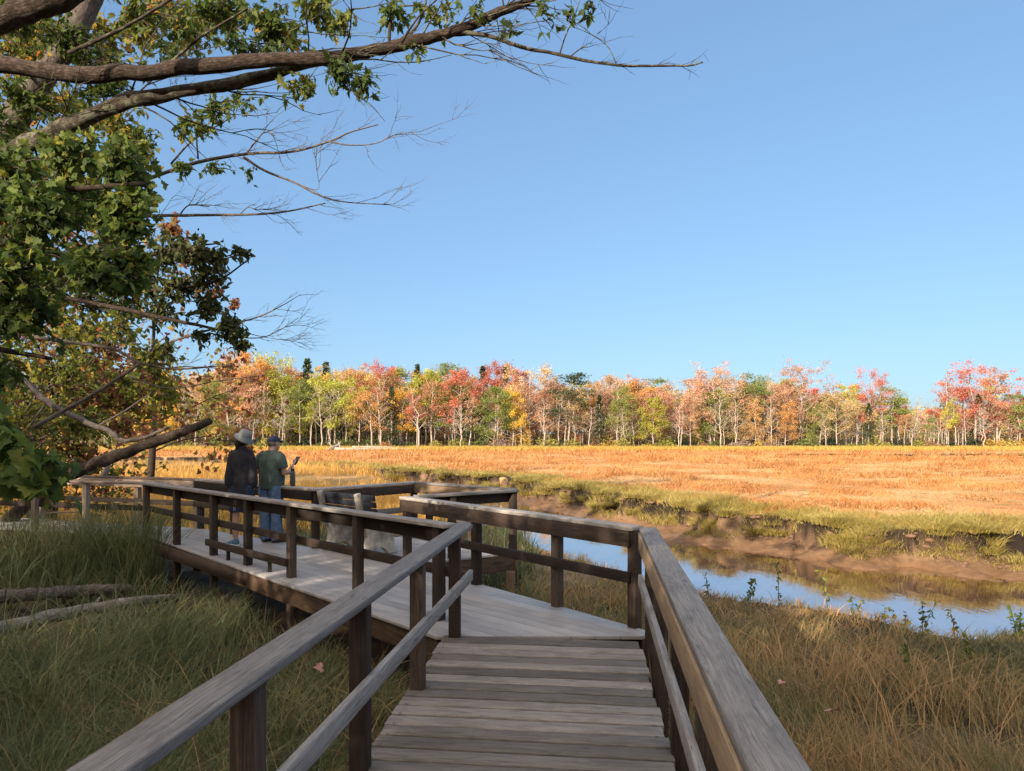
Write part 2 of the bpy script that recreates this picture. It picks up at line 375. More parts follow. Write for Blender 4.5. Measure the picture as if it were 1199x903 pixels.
tag(link('far_pool', w.mesh('far_pool', n2.m)), kind='structure')

# ------------------------------------------------------------------ grass
def blades(mb, x, y, h, w, bend, az, v, z=None, seg=3):
    N = len(x); z = ground(x, y)-.02 if z is None else z
    if seg == 3: T = [0, .38, .72, 1]
    elif seg == 2: T = [0, .55, 1]
    else: T = [0, 1]
    wa = rng.random(N)*PI*2; wd = np.stack([np.cos(wa), np.sin(wa)], 1); K = 2*(len(T)-1)+1
    V = np.zeros((N, K, 3)); dx, dy = np.cos(az), np.sin(az)
    for q, t in enumerate(T):
        cx = x+dx*h*bend*t**1.8; cy = y+dy*h*bend*t**1.8; cz = z+h*(t-.38*np.clip(bend, 0, 1.6)*t**2.4)
        if t < 1:
            ww = w*(1-t*.75)/2
            V[:, 2*q] = np.stack([cx-wd[:, 0]*ww, cy-wd[:, 1]*ww, cz], 1); V[:, 2*q+1] = np.stack([cx+wd[:, 0]*ww, cy+wd[:, 1]*ww, cz], 1)
        else: V[:, K-1] = np.stack([cx, cy, cz], 1)
    base = (np.arange(N)*K)[:, None]; b0 = mb.n; first = True
    for q in range(len(T)-2):
        f = base+np.array([2*q, 2*q+1, 2*q+3, 2*q+2])[None]
        if first: mb.add(V, f, v); first = False
        else: mb.more(f, b0, v)
    f = base+np.array([K-3, K-2, K-1])[None]
    if first: mb.add(V, f, v)
    else: mb.more(f, b0, v)
def pol(N, r0, r1, a0, a1, p=1.0):
    """points in a sector around the viewpoint, denser near it"""
    u = rng.random(N); r = np.exp(np.log(r0)+(np.log(r1)-np.log(r0))*u**p); a = (a0+(a1-a0)*rng.random(N))*PI/180
    return r*np.sin(a), r*np.cos(a)
DECKS = []
def inpoly(x, y, poly):
    c = np.zeros(x.shape, bool); n = len(poly)
    for q in range(n):
        x0, y0 = poly[q]; x1, y1 = poly[(q+1) % n]
        if y0 == y1: continue
        hit = ((y0 > y) != (y1 > y)) & (x < (x1-x0)*(y-y0)/(y1-y0)+x0); c ^= hit
    return c
RD = np.array([99.5/850, 1.0]); RD /= np.linalg.norm(RD)         # direction of the walkway
RN = np.array([RD[1], -RD[0]])
LB = lambda yy: np.array([-.97-.201+.122*yy, yy])                 # left handrail line
E_ = (-1.36, 9.14)
FLc = (-.46, 6.05); Rc = (1.06, 6.1)
PA = [(-.62, 5.92), (1.07, 5.92), (1.14, 6.08), (-1.3, 9.2), (-2.8, 10.45), (-5.45, 12.68), (-5.98, 11.83)]
PB = [(-1.3, 9.2), (.09, 10.15), (-1.58, 11.92), (-2.8, 10.45)]
PC = [(-5.98, 11.83), (-5.45, 12.68), (-9.8, 14.3), (-9.8, 12.95)]
RAMP = [(-1.35, -4), (.28, -4), (1.06, 6), (-.5, 6)]
LOGS = [(-6.4, 7.5, -4.5, 9.5), (-7.4, 9.4, -5.1, 10.1)]
def off_deck(x, y):
    m = np.zeros(x.shape, bool)
    for p_ in (PA, PB, PC, RAMP): m |= inpoly(x, y, p_)
    return ~m
def keep(m, *a): return [q[m] for q in a]
def near_grass(name, mat, N, reg, hmin, hmax, wid, bend, label, cond, seed=0, clump=.5, dr=None):
    x, y = pol(N, *reg)
    # gather into tussocks
    cs = clump; gx = np.floor(x/cs)+vn(np.floor(x/cs)*1.7, np.floor(y/cs)*1.3, seed); gy = np.floor(y/cs)+vn(np.floor(x/cs)*2.3, np.floor(y/cs)*3.1, seed+4)
    pull = rng.random(len(x))*.8; x2 = x+(gx*cs-x)*pull*.6; y2 = y+(gy*cs-y)*pull*.6
    x, y = x2, y2
    z, sn, sf = ground(x, y, True)
    m = off_deck(x, y) & cond(x, y, z, sn, sf)
    for (lx0, ly0, lx1, ly1) in LOGS:
        m &= (np.hypot(x-lx0-(lx1-lx0)*np.clip(((x-lx0)*(lx1-lx0)+(y-ly0)*(ly1-ly0))/((lx1-lx0)**2+(ly1-ly0)**2), 0, 1), y+.8-ly0-(ly1-ly0)*np.clip(((x-lx0)*(lx1-lx0)+(y-ly0)*(ly1-ly0))/((lx1-lx0)**2+(ly1-ly0)**2), 0, 1)) > 1.0) | (rng.random(len(x)) < .12)
    x, y, z, gx, gy = keep(m, x, y, z, gx, gy)
    N = len(x); tv = vn(gx*3.7+.5, gy*5.1+.5, seed+8)
    hh = (hmin+(hmax-hmin)*(.55*tv+.45*rng.random(N)))
    big = vn(x*.35, y*.35, seed+2); hh *= .65+.7*big
    az = np.where(rng.random(N) < .35, (dr if dr is not None else 0)+vn(x*.4, y*.4, seed+5)*5-2.5+rng.normal(0, .5, N), rng.random(N)*6.28)
    if name == 'cord_grass': hh *= 1+1.1*np.clip((-x-1.6)/2.2, 0, 1)*np.clip((y-3.2)/2.5, 0, 1)*np.clip((-(x+.54)*.71-(y-6.33)*.71-.2)/1.8, 0, 1)
    if name in ('dry_bank_grass', 'tall_stems'): s2 = ground(x, y, True)[1]; hh *= np.where(s2 > -1.3, .45+.5*vn(x*1.6, y*1.6, 88), 1)*(1-.25*np.clip((s2+2.5)/1.2, 0, 1))
    dist = np.hypot(x, y)
    ww = wid*(.6+.8*rng.random(N))*np.clip(dist/6, .7, 4)
    v = np.clip(.35*tv+.65*rng.random(N)+.25*(vn(x*.6, y*.6, seed+11)-.5), 0, 1)
    mb = MB(); blades(mb, x, y, hh, ww, bend*(.3+1.1*rng.random(N)), az, v, z-.02)
    tag(link(name, mb.mesh(name, mat)), label, 'grass', kind='stuff')
near_grass('cord_grass', M['cord'], 76000, (1.6, 22, -62, 2, .9), .22, .66, .0085, .85, 'long arching green cord grass left of the walkway', lambda x, y, z, sn, sf: (sn < -.3) & (x < .6) & (vn(x*.8, y*.8, 77)+.5*vn(x*2.3, y*2.3, 78) > .55), 1)
near_grass('dry_bank_grass', M['dry'], 92000, (1.4, 20, 0, 62, .85), .14, .46, .007, .9, 'dry brown and green grass on the near river bank right of walkway', lambda x, y, z, sn, sf: (sn < .45) & (x > -.2) & (vn(x*1.1, y*1.1, 57) > .16) & (rng.random(len(x)) < .35+np.hypot((x-.7)/1.3, (y-12)/2.4)), 5, .4)
near_grass('walkway_side_grass', M['cord'], 9000, (3, 26, -8, 30, 1), .35, .8, .007, .35, 'tall green reeds at the water edge behind the platform', lambda x, y, z, sn, sf: (sn > -1.3) & (sn < .8) & (y > 11) & (x < .5) & (vn(x*.5, y*.5, 91) > .45), 8, .5)
near_grass('tall_stems', M['dry'], 7500, (1.8, 13, -62, 62, .9), .35, .7, .009, .9, 'coarse straw coloured stems standing among the finer grass', lambda x, y, z, sn, sf: (sn < 0), 31, .3)
near_grass('reedy_grass', M['cord'], 30000, (9.5, 15.5, -62, -24, 1), 1.5, 2.1, .008, .45, 'tall dark green grass in front of the left railing', lambda x, y, z, sn, sf: (sn < -1) & (y < 12.0+.15*x+1.2) & (x < -5.3) & (y > 11.0-.25*(x+6)) , 35, .4)
# golden grass on the near side beyond the platform
near_grass('golden_marsh_grass', M['gold'], 60000, (16, 62, -50, -2, .8), .3, .75, .006, .35, 'tall golden grass on the marsh behind the two people', lambda x, y, z, sn, sf: (sn < 0) & (vn(x*.25, y*.25, 17) > .25), 12, .9)
# fringe along the far bank
def band(name, mat, N, smin, smax, hmin, hmax, wid, bend, label, rmin, rmax, a0, a1, thr=.2):
    x, y = pol(N, rmin, rmax, a0, a1, .9); z, sn, sf = ground(x, y, True)
    smax = smax+.8*np.clip(vn(x*.55, y*.55, 93)-.36, 0, 1)*2-.25*np.clip(vn(x*1.3, y*1.3, 94)-.55, 0, 1)*3
    m = (sf > smin) & (sf < smax) & (sn > 0) & (vn(x*.9, y*.9, 44) > thr) | ((sf > smin) & (sf < 0) & (vn(x*.9, y*.9, 44) > thr) & above(x, y, NEAR) & (sf < smax))
    x, y, z, sf = keep(m, x, y, z, sf); N = len(x)
    d = np.hypot(x, y); az = np.where(rng.random(N) < .6, -1.9+rng.normal(0, .6, N), rng.random(N)*6.28)
    hh = (hmin+(hmax-hmin)*rng.random(N))*(.25+1.3*vn(x*1.1, y*1.1, 46)*(.5+vn(x*.3, y*.3, 47)))
    v = np.clip(rng.random(N)*.5+.5*vn(x*.6, y*.6, 48)-.25*np.clip(-sf-1, 0, 1)*0+.3*np.clip(-sf/2.6, 0, 1), 0, 1)
    mb = MB(); blades(mb, x, y, hh, wid*d/20*(.6+.8*rng.random(N)), bend*(.4+rng.random(N)), az, v, z-.02)
    tag(link(name, mb.mesh(name, mat)), label, 'grass', kind='stuff')
band('bank_edge_grass', M['fringe'], 560000, -2.6, .1, .14, .5, .012, 1.15, 'yellow green grass hanging over the far river bank', 15, 62, -25, 46, .12)
# turf tussocks slumping over the edge of the far bank
cx, cy = pol(9000, 15.5, 50, -20, 44, .9); cz, csn, csf = ground(cx, cy, True); m = (csf > -.14) & (csf < .26) & (csn > 0); cx, cy, cz = (q[m][:250] for q in (cx, cy, cz))
K_ = 230; rx = rng.normal(0, 1, (len(cx), K_)); ry_ = rng.normal(0, 1, (len(cx), K_)); R0 = (.09+.13*rng.random(len(cx)))[:, None]; az = np.arctan2(ry_, rx)+rng.normal(0, .3, rx.shape)
xx = (cx[:, None]+rx*R0).ravel(); yy = (cy[:, None]+ry_*R0).ravel(); tone = np.repeat(rng.random(len(cx)), K_); zz = np.repeat(cz, K_)+.06; N = len(xx)
mb = MB(); blades(mb, xx, yy, (.16+.24*rng.random(N))*(.7+.6*tone), .012*np.hypot(xx, yy)/20*(.6+.8*rng.random(N)), .6+.9*rng.random(N), az.ravel(), np.clip(.45*tone+.5*rng.random(N), 0, 1), zz)
tag(link('turf_tussocks', mb.mesh('turf_tussocks', M['fringe'])), 'shaggy yellow green turf slumping down the cut face of the far bank', 'grass', kind='stuff')
# marsh hay plain
x, y = pol(230000, 15.5, 122, -46, 46, 1.0); z, sn, sf = ground(x, y, True)
sw = fbm(x*.3, y*.3, 61, 3); m = (sf < -1.2) & above(x, y, FAR) & (vn(x*.5, y*.5, 63)+rng.random(len(x))*.6 > .35) & (np.hypot((x-58)/27, (y-82)/3.6) > 1)
x, y, z, sw = keep(m, x, y, z, sw); d = np.hypot(x, y); N = len(x)
tuft = np.clip((fbm(x*.45, y*.45, 66, 3)-.45)*5, 0, 1)
mb = MB(); blades(mb, x, y, (.08+.22*rng.random(N))*(.35+1.5*tuft)*np.clip(d/40, 1, 1.8), .016*d/20*(.6+.8*rng.random(N)), .5+1.0*rng.random(N), sw*14+rng.normal(0, .5, N), np.clip(rng.random(N)*.75+.3*(tuft-.3), 0, 1), z-.02, 2)
tag(link('marsh_hay', mb.mesh('marsh_hay', M['marsh'])), 'orange brown salt hay covering the open marsh beyond the river', 'grass', kind='stuff')
# sedge belt below the treeline
x = rng.uniform(-95, 105, 60000); y = rng.uniform(104, 122, 60000)+rng.normal(0, 2, 60000); z = ground(x, y); N = len(x)
mb = MB(); blades(mb, x, y, .3+.5*rng.random(N), .09*(.6+.8*rng.random(N)), .3+.4*rng.random(N), rng.random(N)*6.28, rng.random(N), z-.02, 2)
tag(link('yellow_sedge', mb.mesh('yellow_sedge', M['edge'])), 'yellow green sedge belt along the foot of the treeline', 'grass', kind='stuff')

SUN_AZ_DEG, SUN_EL_DEG, SUN_E, SUN_COL = 214.0, 20.0, 4.9, (1.0, .83, .64)
SKY_STR, SKY_AIR, SKY_DUST, SKY_OZ, EXPO, SHH = .15, 1.0, .8, 2.4, 1.0, 12.2
SKY_G, SKY_T = .52, (.74, 1.02, 1.32)
FILL_VEIL = (6.8, 6.2, 5.6)  # bright sky veil added out of view to lift the foreground shade
# ------------------------------------------------------------------ walkway and platform
RT = .865; CT = .038                      # handrail top, cap thickness
def offset_chain(pts, d):
    pts = [np.asarray(p, float) for p in pts]; out = []
    for i, p in enumerate(pts):
        ns = []
        if i > 0: t = norm(pts[i]-pts[i-1]); ns.append(np.array([-t[1], t[0]]))
        if i < len(pts)-1: t = norm(pts[i+1]-pts[i]); ns.append(np.array([-t[1], t[0]]))
        if len(ns) == 1: out.append(p+ns[0]*d)
        else: b = norm(ns[0]+ns[1]); out.append(p+b*d/max(b@ns[0], .4))
    return out
def railing(parent, pts, posts, inner=1, cap_w=.145, capm='cap', postm='post', railm='rail', facem='rail', low=(), zb=-.62, mid_out=True, pz=None, face=True):
    """chain of handrail. posts: per segment a list of distances along it; inner=+1 when the deck lies left of the chain"""
    L = offset_chain(pts, cap_w/2); Rr = offset_chain(pts, -cap_w/2)
    for s in range(len(pts)-1):
        a = np.asarray(pts[s], float); b = np.asarray(pts[s+1], float); t = norm(b-a); nn = np.array([-t[1], t[0]])*inner; ln = np.linalg.norm(b-a)
        mb = MB(); prism(mb, [Rr[s], Rr[s+1], L[s+1], L[s]], RT-CT, RT, t)
        sg = lambda v, k: v[s] if isinstance(v, (list, tuple)) and not isinstance(v, str) else v
        h = link('handrail', mb.mesh('handrail', M[sg(capm, s)]), parent, .006)
        ia, ib = np.append(a, 0), np.append(b, 0); N3 = np.append(nn, 0); T3 = np.append(t, 0)
        for q in posts[s]:
            mb = MB(); c = ia+T3*q
            z0 = zb if pz is None else pz
            board(mb, c+[0, 0, z0], c+[0, 0, RT-CT-.002], .088, .088)
            # turn the post square to the rail
            pm = mb.V[0]; cc = c.copy(); an = math.atan2(t[1], t[0]); R2 = np.array([[math.cos(an), -math.sin(an)], [math.sin(an), math.cos(an)]])
            mb.V[0][:, :2] = (pm[:, :2]-cc[:2])@R2.T+cc[:2]
            link('post', mb.mesh('post', M[sg(postm, s)]), h, .005)
        e0 = .03; 
        if face and not (isinstance(face, list) and not face[s]):
            mb = MB(); off = N3*(.044+.02)
            board(mb, ia+T3*e0+off+[0, 0, RT-CT-.072], ib-T3*e0+off+[0, 0, RT-CT-.072], .036, .136)
            link('face_board', mb.mesh('face_board', M[sg(facem, s)]), h, .004)
        mb = MB(); off = N3*(.044+.02)*(1 if mid_out else -1)
        board(mb, ia+T3*e0+off+[0, 0, .43], ib-T3*e0+off+[0, 0, .43], .036, .09)
        link('mid_rail', mb.mesh('mid_rail', M[sg(railm, s)]), h, .004)
        for (q0, q1, blocks) in (low[s] if low else ()):
            mb = MB(); off = N3*(-.064)
            board(mb, ia+T3*q0+off+[0, 0, .175], ia+T3*q1+off+[0, 0, .175], .036, .088)
            for q in blocks: board(mb, ia+T3*q+[0, 0, 0.0]-N3*.024, ia+T3*q-N3*.024+[0, 0, .17], .04, .04)
            link('low_rail', mb.mesh('low_rail', M['rail']), h, .004)
def clip(poly, n_, c0, c1):
    def half(pl, nn, c):
        out = []
        for i in range(len(pl)):
            a, b = pl[i], pl[(i+1) % len(pl)]; da, db = a@nn-c, b@nn-c
            if da >= 0: out.append(a)
            if da*db < 0: out.append(a+(b-a)*da/(da-db))
        return out
    p = half([np.asarray(q, float) for q in poly], n_, c0)
    return half(p, -n_, -c1) if p else p
def decking(mb, poly, bdir, w, gap, z0, z1, jit=0, ph=0, zj=0):
    bdir = norm(bdir); nn = np.array([-bdir[1], bdir[0]]); pr = [np.asarray(q)@nn for q in poly]
    c = math.floor(min(pr)/w)*w+ph
    while c < max(pr):
        q = clip(poly, nn, c+gap/2, c+w-gap/2)
        if len(q) >= 3:
            if jit:   # ragged plank ends
                cen = sum(q)/len(q); e0, e1 = random.uniform(-jit, jit), random.uniform(-jit, jit)
                q = [p+bdir*(e0 if (p-cen)@bdir < 0 else e1) for p in q]
            dz = random.uniform(-zj, zj); prism(mb, q, z0+dz, z1+dz, bdir)
        c += w
# walkway
wk = empty('plank_walkway', (0, 0, 0)); tag(wk, 'weathered brown plank walkway with grey handrails in the foreground', 'boardwalk')
mb = MB(); e = [np.array([-1.105, 0]), np.array([.463, 0])]
lt = lambda y: np.array([-1.107+.0945*y, y]); rt_ = lambda y: np.array([.463+.0952*y, y])
poly = [lt(-3.0)+[0, 0], rt_(-3.2), rt_(5.76), lt(5.95)]
decking(mb, poly, (1, -.115), .148, .019, -.042, .003, .014, .02, .003)
link('planks', mb.mesh('planks', M['plank']), wk, .006)
for o_ in (.04, .76, 1.48):
    mb = MB(); a = lt(-3)+[o_, 0]; b = lt(5.8)+[o_, 0]; board(mb, [*a, -.14], [*b, -.14], .045, .19); link('joist', mb.mesh('joist', M['skirt']), wk)
Lp = lambda d: (-1.176+.1205*d, d); Rp = lambda d: (.43+.1165*d, d)
ll = math.hypot(.12, 1)
railing(wk, [Lp(-2.6), Lp(6.32)], [[(d+2.6)*ll for d in (-1.9, .2, 1.3, 2.43, 3.57, 4.70, 5.90)]], inner=-1, postm='post', railm='greyrail', facem='cap', face=False)
railing(wk, [Rp(-2.6), Rp(6.1)], [[(d+2.6)*ll for d in (-1.9, -.5, .6, 1.7, 2.8, 3.75, 4.85, 5.75)]], inner=1, postm='post', railm='greyrail', facem='tanface')
# screws on plank ends
th = np.linspace(0, 2*PI, 8, endpoint=False); mb = MB(); mb.add(np.stack([.008*np.cos(th), .008*np.sin(th), np.full(8, .0)], 1), np.arange(8)); scm = mb.mesh('screw', plain('screw_steel', (.05, .04, .035), .5)); n_s = 0
for yy in np.arange(2.6, 5.7, .148):
    for s_ in (lt(yy)+[.05, 0], rt_(yy-.18)+[-.05, 0]):
        o = link('screw', scm, wk); o.location = (s_[0], s_[1]+.04, .0085)

pf = empty('viewing_platform', (-2.5, 9, 0)); tag(pf, 'grey decked viewing platform with dark brown railings beside the river', 'viewing platform')
def pf_link(*a):
    return link(*a)
class _P: pass
inv = Matrix.Translation((2.5, -9, 0))
mb = MB()
decking(mb, PA, (-1, .99), .142, .006, -.03, .0)
decking(mb, PC, (-4.2, 1.3), .142, .006, -.03, .0)
dk = link('deck', mb.mesh('deck', M['deck']), pf, .002)
mb = MB(); decking(mb, PB, (-1, .99), .142, .006, -.03, .0); dk2 = link('overlook_deck', mb.mesh('overlook_deck', M['deck']), pf, .002)
def skirt(pts, mat='skirt', ins=.03, h=.2):
    mb = MB()
    for a, b in zip(pts[:-1], pts[1:]):
        a = np.asarray(a, float); b = np.asarray(b, float); t = norm(b-a); nn = np.array([-t[1], t[0]])*ins
        board(mb, [*(a+nn), -.034-h/2], [*(b+nn), -.034-h/2], .04, h)
    link('skirt', mb.mesh('skirt', M[mat]), pf, .003)
skirt([(-9.8, 12.95), (-5.98, 11.83), (-.62, 5.97)]); skirt([(1.12, 6.06), (-1.3, 9.2)]); skirt([(-1.22, 9.26), (.09, 10.15), (-1.58, 11.92), (-2.8, 10.45), (-5.45, 12.68), (-9.8, 14.3)], 'skirt', .03, .22)
for a, b in (((-1.0, 6.6), (-6, 11.7)), ((.6, 6.4), (-5.5, 12.2)), ((-.4, 9.9), (-2.6, 10.3))):
    mb = MB(); board(mb, [*a, -.12], [*b, -.12], .05, .17); link('joist', mb.mesh('joist', M['skirt']), pf)
A0 = np.array([-.54, 6.33]); A1 = np.array([-5.97, 11.8]); la = np.linalg.norm(A1-A0); A2 = np.array([-9.8, 13.0])
tt = [.02, .188, .367, .512, .648, .82, .99]
railing(pf, [A0, A1, A2], [[t*la for t in tt], [1.22, 2.35, 3.5]], inner=-1, low=[[(.367*la, .66*la, (.43*la, .58*la))], []], postm=['post', 'palewood'], capm=['cap', 'palewood'], zb=-.75, railm=['rail', 'post'], face=[True, False])
R0 = np.array([1.065, 6.17]); lr = np.hypot(*(R0-np.array(E_)))
railing(pf, [R0, E_], [[.03, 1.0, 2.3, lr-.08]], inner=1, zb=-.3)
apx = np.array([.06, 10.28]); K1 = np.array([-1.6, 11.95]); K2 = np.array([-2.82, 10.47]); K3 = np.array([-5.5, 12.72]); K4 = np.array([-9.8, 14.35])
e1 = np.array([-1.23, 9.28])
railing(pf, [e1, apx], [[.55, np.hypot(*(apx-e1))-.06]], inner=1, capm='greyrail', railm='greyrail', facem='post', zb=-1.1)
railing(pf, [apx+[-.02, .09], K1, K2, K3, K4], [[.9, 1.9], [.02, 1.0], [.02, 1.15, 2.3, 3.4], [.03, 1.4, 2.7, 3.9]], inner=1, zb=-.95, postm=['post', 'post', 'post', 'palewood'], railm=['greyrail', 'greyrail', 'post', 'palewood'], facem=['tanface', 'post', 'rail', 'palewood'], capm=['cap', 'cap', 'cap', 'palewood'])
for c, zz in (((-.02, 9.98), -1.2), ((-.55, 9.75), -1.2), ((-1.55, 11.7), -1.2)):
    mb = MB(); board(mb, [*c, zz], [*c, -.24], .13, .13); link('pile', mb.mesh('pile', M['skirt']), pf, .01)
for o in list(bpy.data.objects):
    if o.parent == pf: o.matrix_parent_inverse = inv

# ------------------------------------------------------------------ bench
concrete = plain('speckled_concrete', (.42, .39, .34), .85, .3, 11, .5)
slatm = plain('dark_slats', (.016, .019, .028), .8, .3, 20, .1, spec=.15); framem = plain('bench_frame', (.2, .185, .17), .8, .3, 25, .3)
B0 = np.array([-2.62, 10.28]); B1 = np.array([-1.98, 9.72]); bx = norm(B1-B0); by = np.array([-bx[1], bx[0]])   # by: the side people sit on
if by[0] < 0: by = -by
bench = empty('park_bench', (B0[0], B0[1], 0)); tag(bench, 'bench with speckled concrete ends and dark slats on the grey platform', 'bench')
ivb = Matrix.Translation((-B0[0], -B0[1], 0))
def b3(u, s, z): return [B0[0]+bx[0]*u+by[0]*s, B0[1]+bx[1]*u+by[1]*s, z]
bl = np.linalg.norm(B1-B0)
for u in (0, bl):
    mb = MB()
    # side profile of the curved concrete foot (s, z): wide base with an arched opening, waist and seat shelf
    prof = [(-.06, .0), (.10, .0), (.13, .05), (.2, .1), (.28, .1), (.36, .04), (.38, 0), (.53, 0), (.54, .03), (.49, .14), (.48, .26), (.53, .36), (.57, .41), (.0, .43), (.0, .36), (.04, .25), (.02, .14), (-.05, .04)]
    n_ = len(prof); V = [b3(u+q, s, z) for q in (-.05, .05) for s, z in prof]
    mb.add(V, np.arange(n_)[None][:, ::-1]); mb.more((np.arange(n_)+n_)[None], 0)
    mb.more(np.array([[i, (i+1) % n_, n_+(i+1) % n_, n_+i] for i in range(n_)]), 0)
    lg = link('leg', mb.mesh('leg', concrete), bench, .015); lg.matrix_parent_inverse = ivb
    mb = MB(); box(mb, b3(u, -.06, .6), [by[0]*-.22, by[1]*-.22, 1], [bx[0], bx[1], 0], np.cross([by[0]*-.22, by[1]*-.22, 1], [bx[0], bx[1], 0]), .26, .035, .04)
    fr = link('back_support', mb.mesh('back_support', framem), bench, .012); fr.matrix_parent_inverse = ivb
mb = MB()
for z in (.52, .62, .71, .8):
    s = -.06-(z-.6)*.22+.055; box(mb, b3(bl/2+.06, s, z), [bx[0], bx[1], 0], [by[0]*.97, by[1]*.97, .22], np.cross([bx[0], bx[1], 0], [by[0], by[1], .22]), bl/2+.22, .018, .038)
o = link('backrest', mb.mesh('backrest', slatm), bench, .005); o.matrix_parent_inverse = ivb
mb = MB()
for s in (.06, .18, .3, .42, .53): box(mb, b3(bl/2+.06, s, .445), [bx[0], bx[1], 0], [by[0], by[1], 0], [0, 0, 1], bl/2+.2, .048, .018)
o = link('seat', mb.mesh('seat', slatm), bench, .005); o.matrix_parent_inverse = ivb

# ------------------------------------------------------------------ bottle on the rail
t_ = (-3.28-K2[0])/(K3[0]-K2[0]); bp = K2+(K3-K2)*t_
mb = MB(); zz = [0, .004, .02, .17, .2, .215, .23]; rr_ = [.03, .037, .039, .039, .034, .028, .026]
tube(mb, [[bp[0], bp[1], RT+.001+z] for z in zz], rr_, 20)
bt = link('water_bottle', mb.mesh('water_bottle', plain('bottle_steel', (.05, .055, .055), .35, .1), True)); tag(bt, 'dark steel water bottle with loop lid standing on the back handrail', 'bottle')
mb = MB(); tube(mb, [[bp[0], bp[1], RT+.232+z] for z in (0, .035)], .027, 16); a = np.linspace(0, PI, 9)
tube(mb, [[bp[0]+.024*math.cos(q), bp[1], RT+.266+.03*math.sin(q)] for q in a], .005, 8)
link('lid', mb.mesh('lid', plain('lid_black', (.015, .015, .016), .5)), bt)

# ------------------------------------------------------------------ people
def skinmat(): 
    n = NT('skin'); tc = n.n('ShaderNodeTexCoord').outputs['Object']; f = n.noise(tc, 12, 3)
    b = n.bsdf(n.ramp(f, [(.3, (.36, .2, .14)), (.7, (.46, .27, .2))]), .5, f, .1, .005, .35); b.inputs['Subsurface Weight'].default_value = .1; b.inputs['Subsurface Radius'].default_value = (.02, .01, .005); return n.m
SK = skinmat()
def cloth(name, c, noise=.15, sc=14, rough=.9): return plain(name, c, rough, noise, sc, .5)
def blob(name, build, mat, parent, vox=.008, sm=6):
    mb = MB(); build(mb); o = link(name, mb.mesh(name, mat), parent)
    r = o.modifiers.new('r', 'REMESH'); r.mode = 'VOXEL'; r.voxel_size = vox; r.use_smooth_shade = True
    s = o.modifiers.new('s', 'SMOOTH'); s.factor = .5; s.iterations = sm
    return o
def ell(mb, c, rx, ry, rz, n=14):
    c = np.asarray(c, float); t = np.linspace(.02, PI-.02, n)
    tube(mb, [c+[0, 0, -rz*math.cos(q)] for q in t], [rx*math.sin(q) for q in t], 20, ry=[ry*math.sin(q) for q in t], up=(0, 1, 0))
def hand(mb, w, d, pd, s=1, curl=.5):
    """palm from wrist w along d, palm facing pd; s = thumb side"""
    w = np.asarray(w, float); d = norm(d); pd = norm(pd-np.dot(pd, d)*d); sd = np.cross(d, pd)*s
    tube(mb, [w-d*.02, w+d*.02, w+d*.06, w+d*.092], [.026, .034, .04, .036], 12, ry=[.02, .017, .016, .013], up=pd)
    for q, (o_, L) in enumerate(((.029, .068), (.010, .076), (-.010, .07), (-.029, .055))):
        b = w+d*.085+sd*o_; a1 = curl*.5; a2 = curl*1.3; a3 = curl*1.9
        p1 = b+(d*math.cos(a1)+pd*math.sin(a1))*L*.45; p2 = p1+(d*math.cos(a2)+pd*math.sin(a2))*L*.32; p3 = p2+(d*math.cos(a3)+pd*math.sin(a3))*L*.23
        tube(mb, [b-d*.02, b, p1, p2, p3], [.0095, .0095, .009, .0082, .007], 8)
    b = w+d*.03+sd*.03; p1 = b+norm(sd*.8+d*.7+pd*.3)*.034; p2 = p1+norm(d*.8+sd*.2+pd*.5)*.03
    tube(mb, [b-sd*.02, b, p1, p2], [.014, .0125, .0105, .008], 8)
def head(mb, c, fw, tilt=(0, 0)):
    """c = centre of head, fw = facing"""
    c = np.asarray(c, float); fw = norm(fw); up = np.array([0, 0, 1.0]); sd = np.cross(fw, up)
    z = np.array([-.112, -.1, -.075, -.04, 0, .04, .075, .1, .115]); rw = [.03, .05, .062, .07, .075, .076, .067, .045, .015]; rf = [.035, .06, .077, .086, .094, .095, .083, .058, .02]; of = [.04, .035, .022, .008, 0, -.002, -.004, -.006, -.008]
    tube(mb, [c+up*a+fw*b for a, b in zip(z, of)], rf, 24, ry=rw, up=sd)
    tube(mb, [c+fw*.085+up*.012, c+fw*.1-up*.012, c+fw*.112-up*.03, c+fw*.09-up*.04], [.008, .011, .014, .01], 8)      # nose
    for s in (-1, 1):
        e = c+sd*s*.076-fw*.005-up*.005; tube(mb, [e-up*.03, e-up*.012+sd*s*.008, e+up*.012+sd*s*.012, e+up*.03+sd*s*.005], [.007, .01, .014, .008], 8, ry=[.006, .009, .01, .006])
    tube(mb, [c+fw*.088-up*.062-sd*.02, c+fw*.095-up*.06, c+fw*.088-up*.062+sd*.02], [.005, .008, .005], 8)             # lips
def eyes(c, fw, parent):
    c = np.asarray(c, float); fw = norm(fw); up = np.array([0, 0, 1.0]); sd = np.cross(fw, up); m_ = plain('eye_dark', (.05, .03, .02), .2)
    for s in (-1, 1): mb = MB(); ell(mb, c+fw*.082+sd*s*.031+up*.008, .011, .011, .008, 6); link('eye', mb.mesh('eye', m_), parent)
def shoe(mb, p, fw):
    p = np.asarray(p, float); fw = norm(fw)
    q = [p-fw*.07+[0, 0, .045], p-fw*.03+[0, 0, .05], p+fw*.04+[0, 0, .047], p+fw*.11+[0, 0, .036], p+fw*.17+[0, 0, .028], p+fw*.195+[0, 0, .024]]
    tube(mb, q, [.03, .042, .043, .047, .042, .02], 14, ry=[.04, .048, .045, .034, .026, .018], up=(0, 0, 1))
    tube(mb, [p-fw*.02+[0, 0, .05], p-fw*.015+[0, 0, .1]], [.042, .04], 12)
def person_frame(loc, rz, label):
    return empty('person', loc, rz, label=label, cat='person')

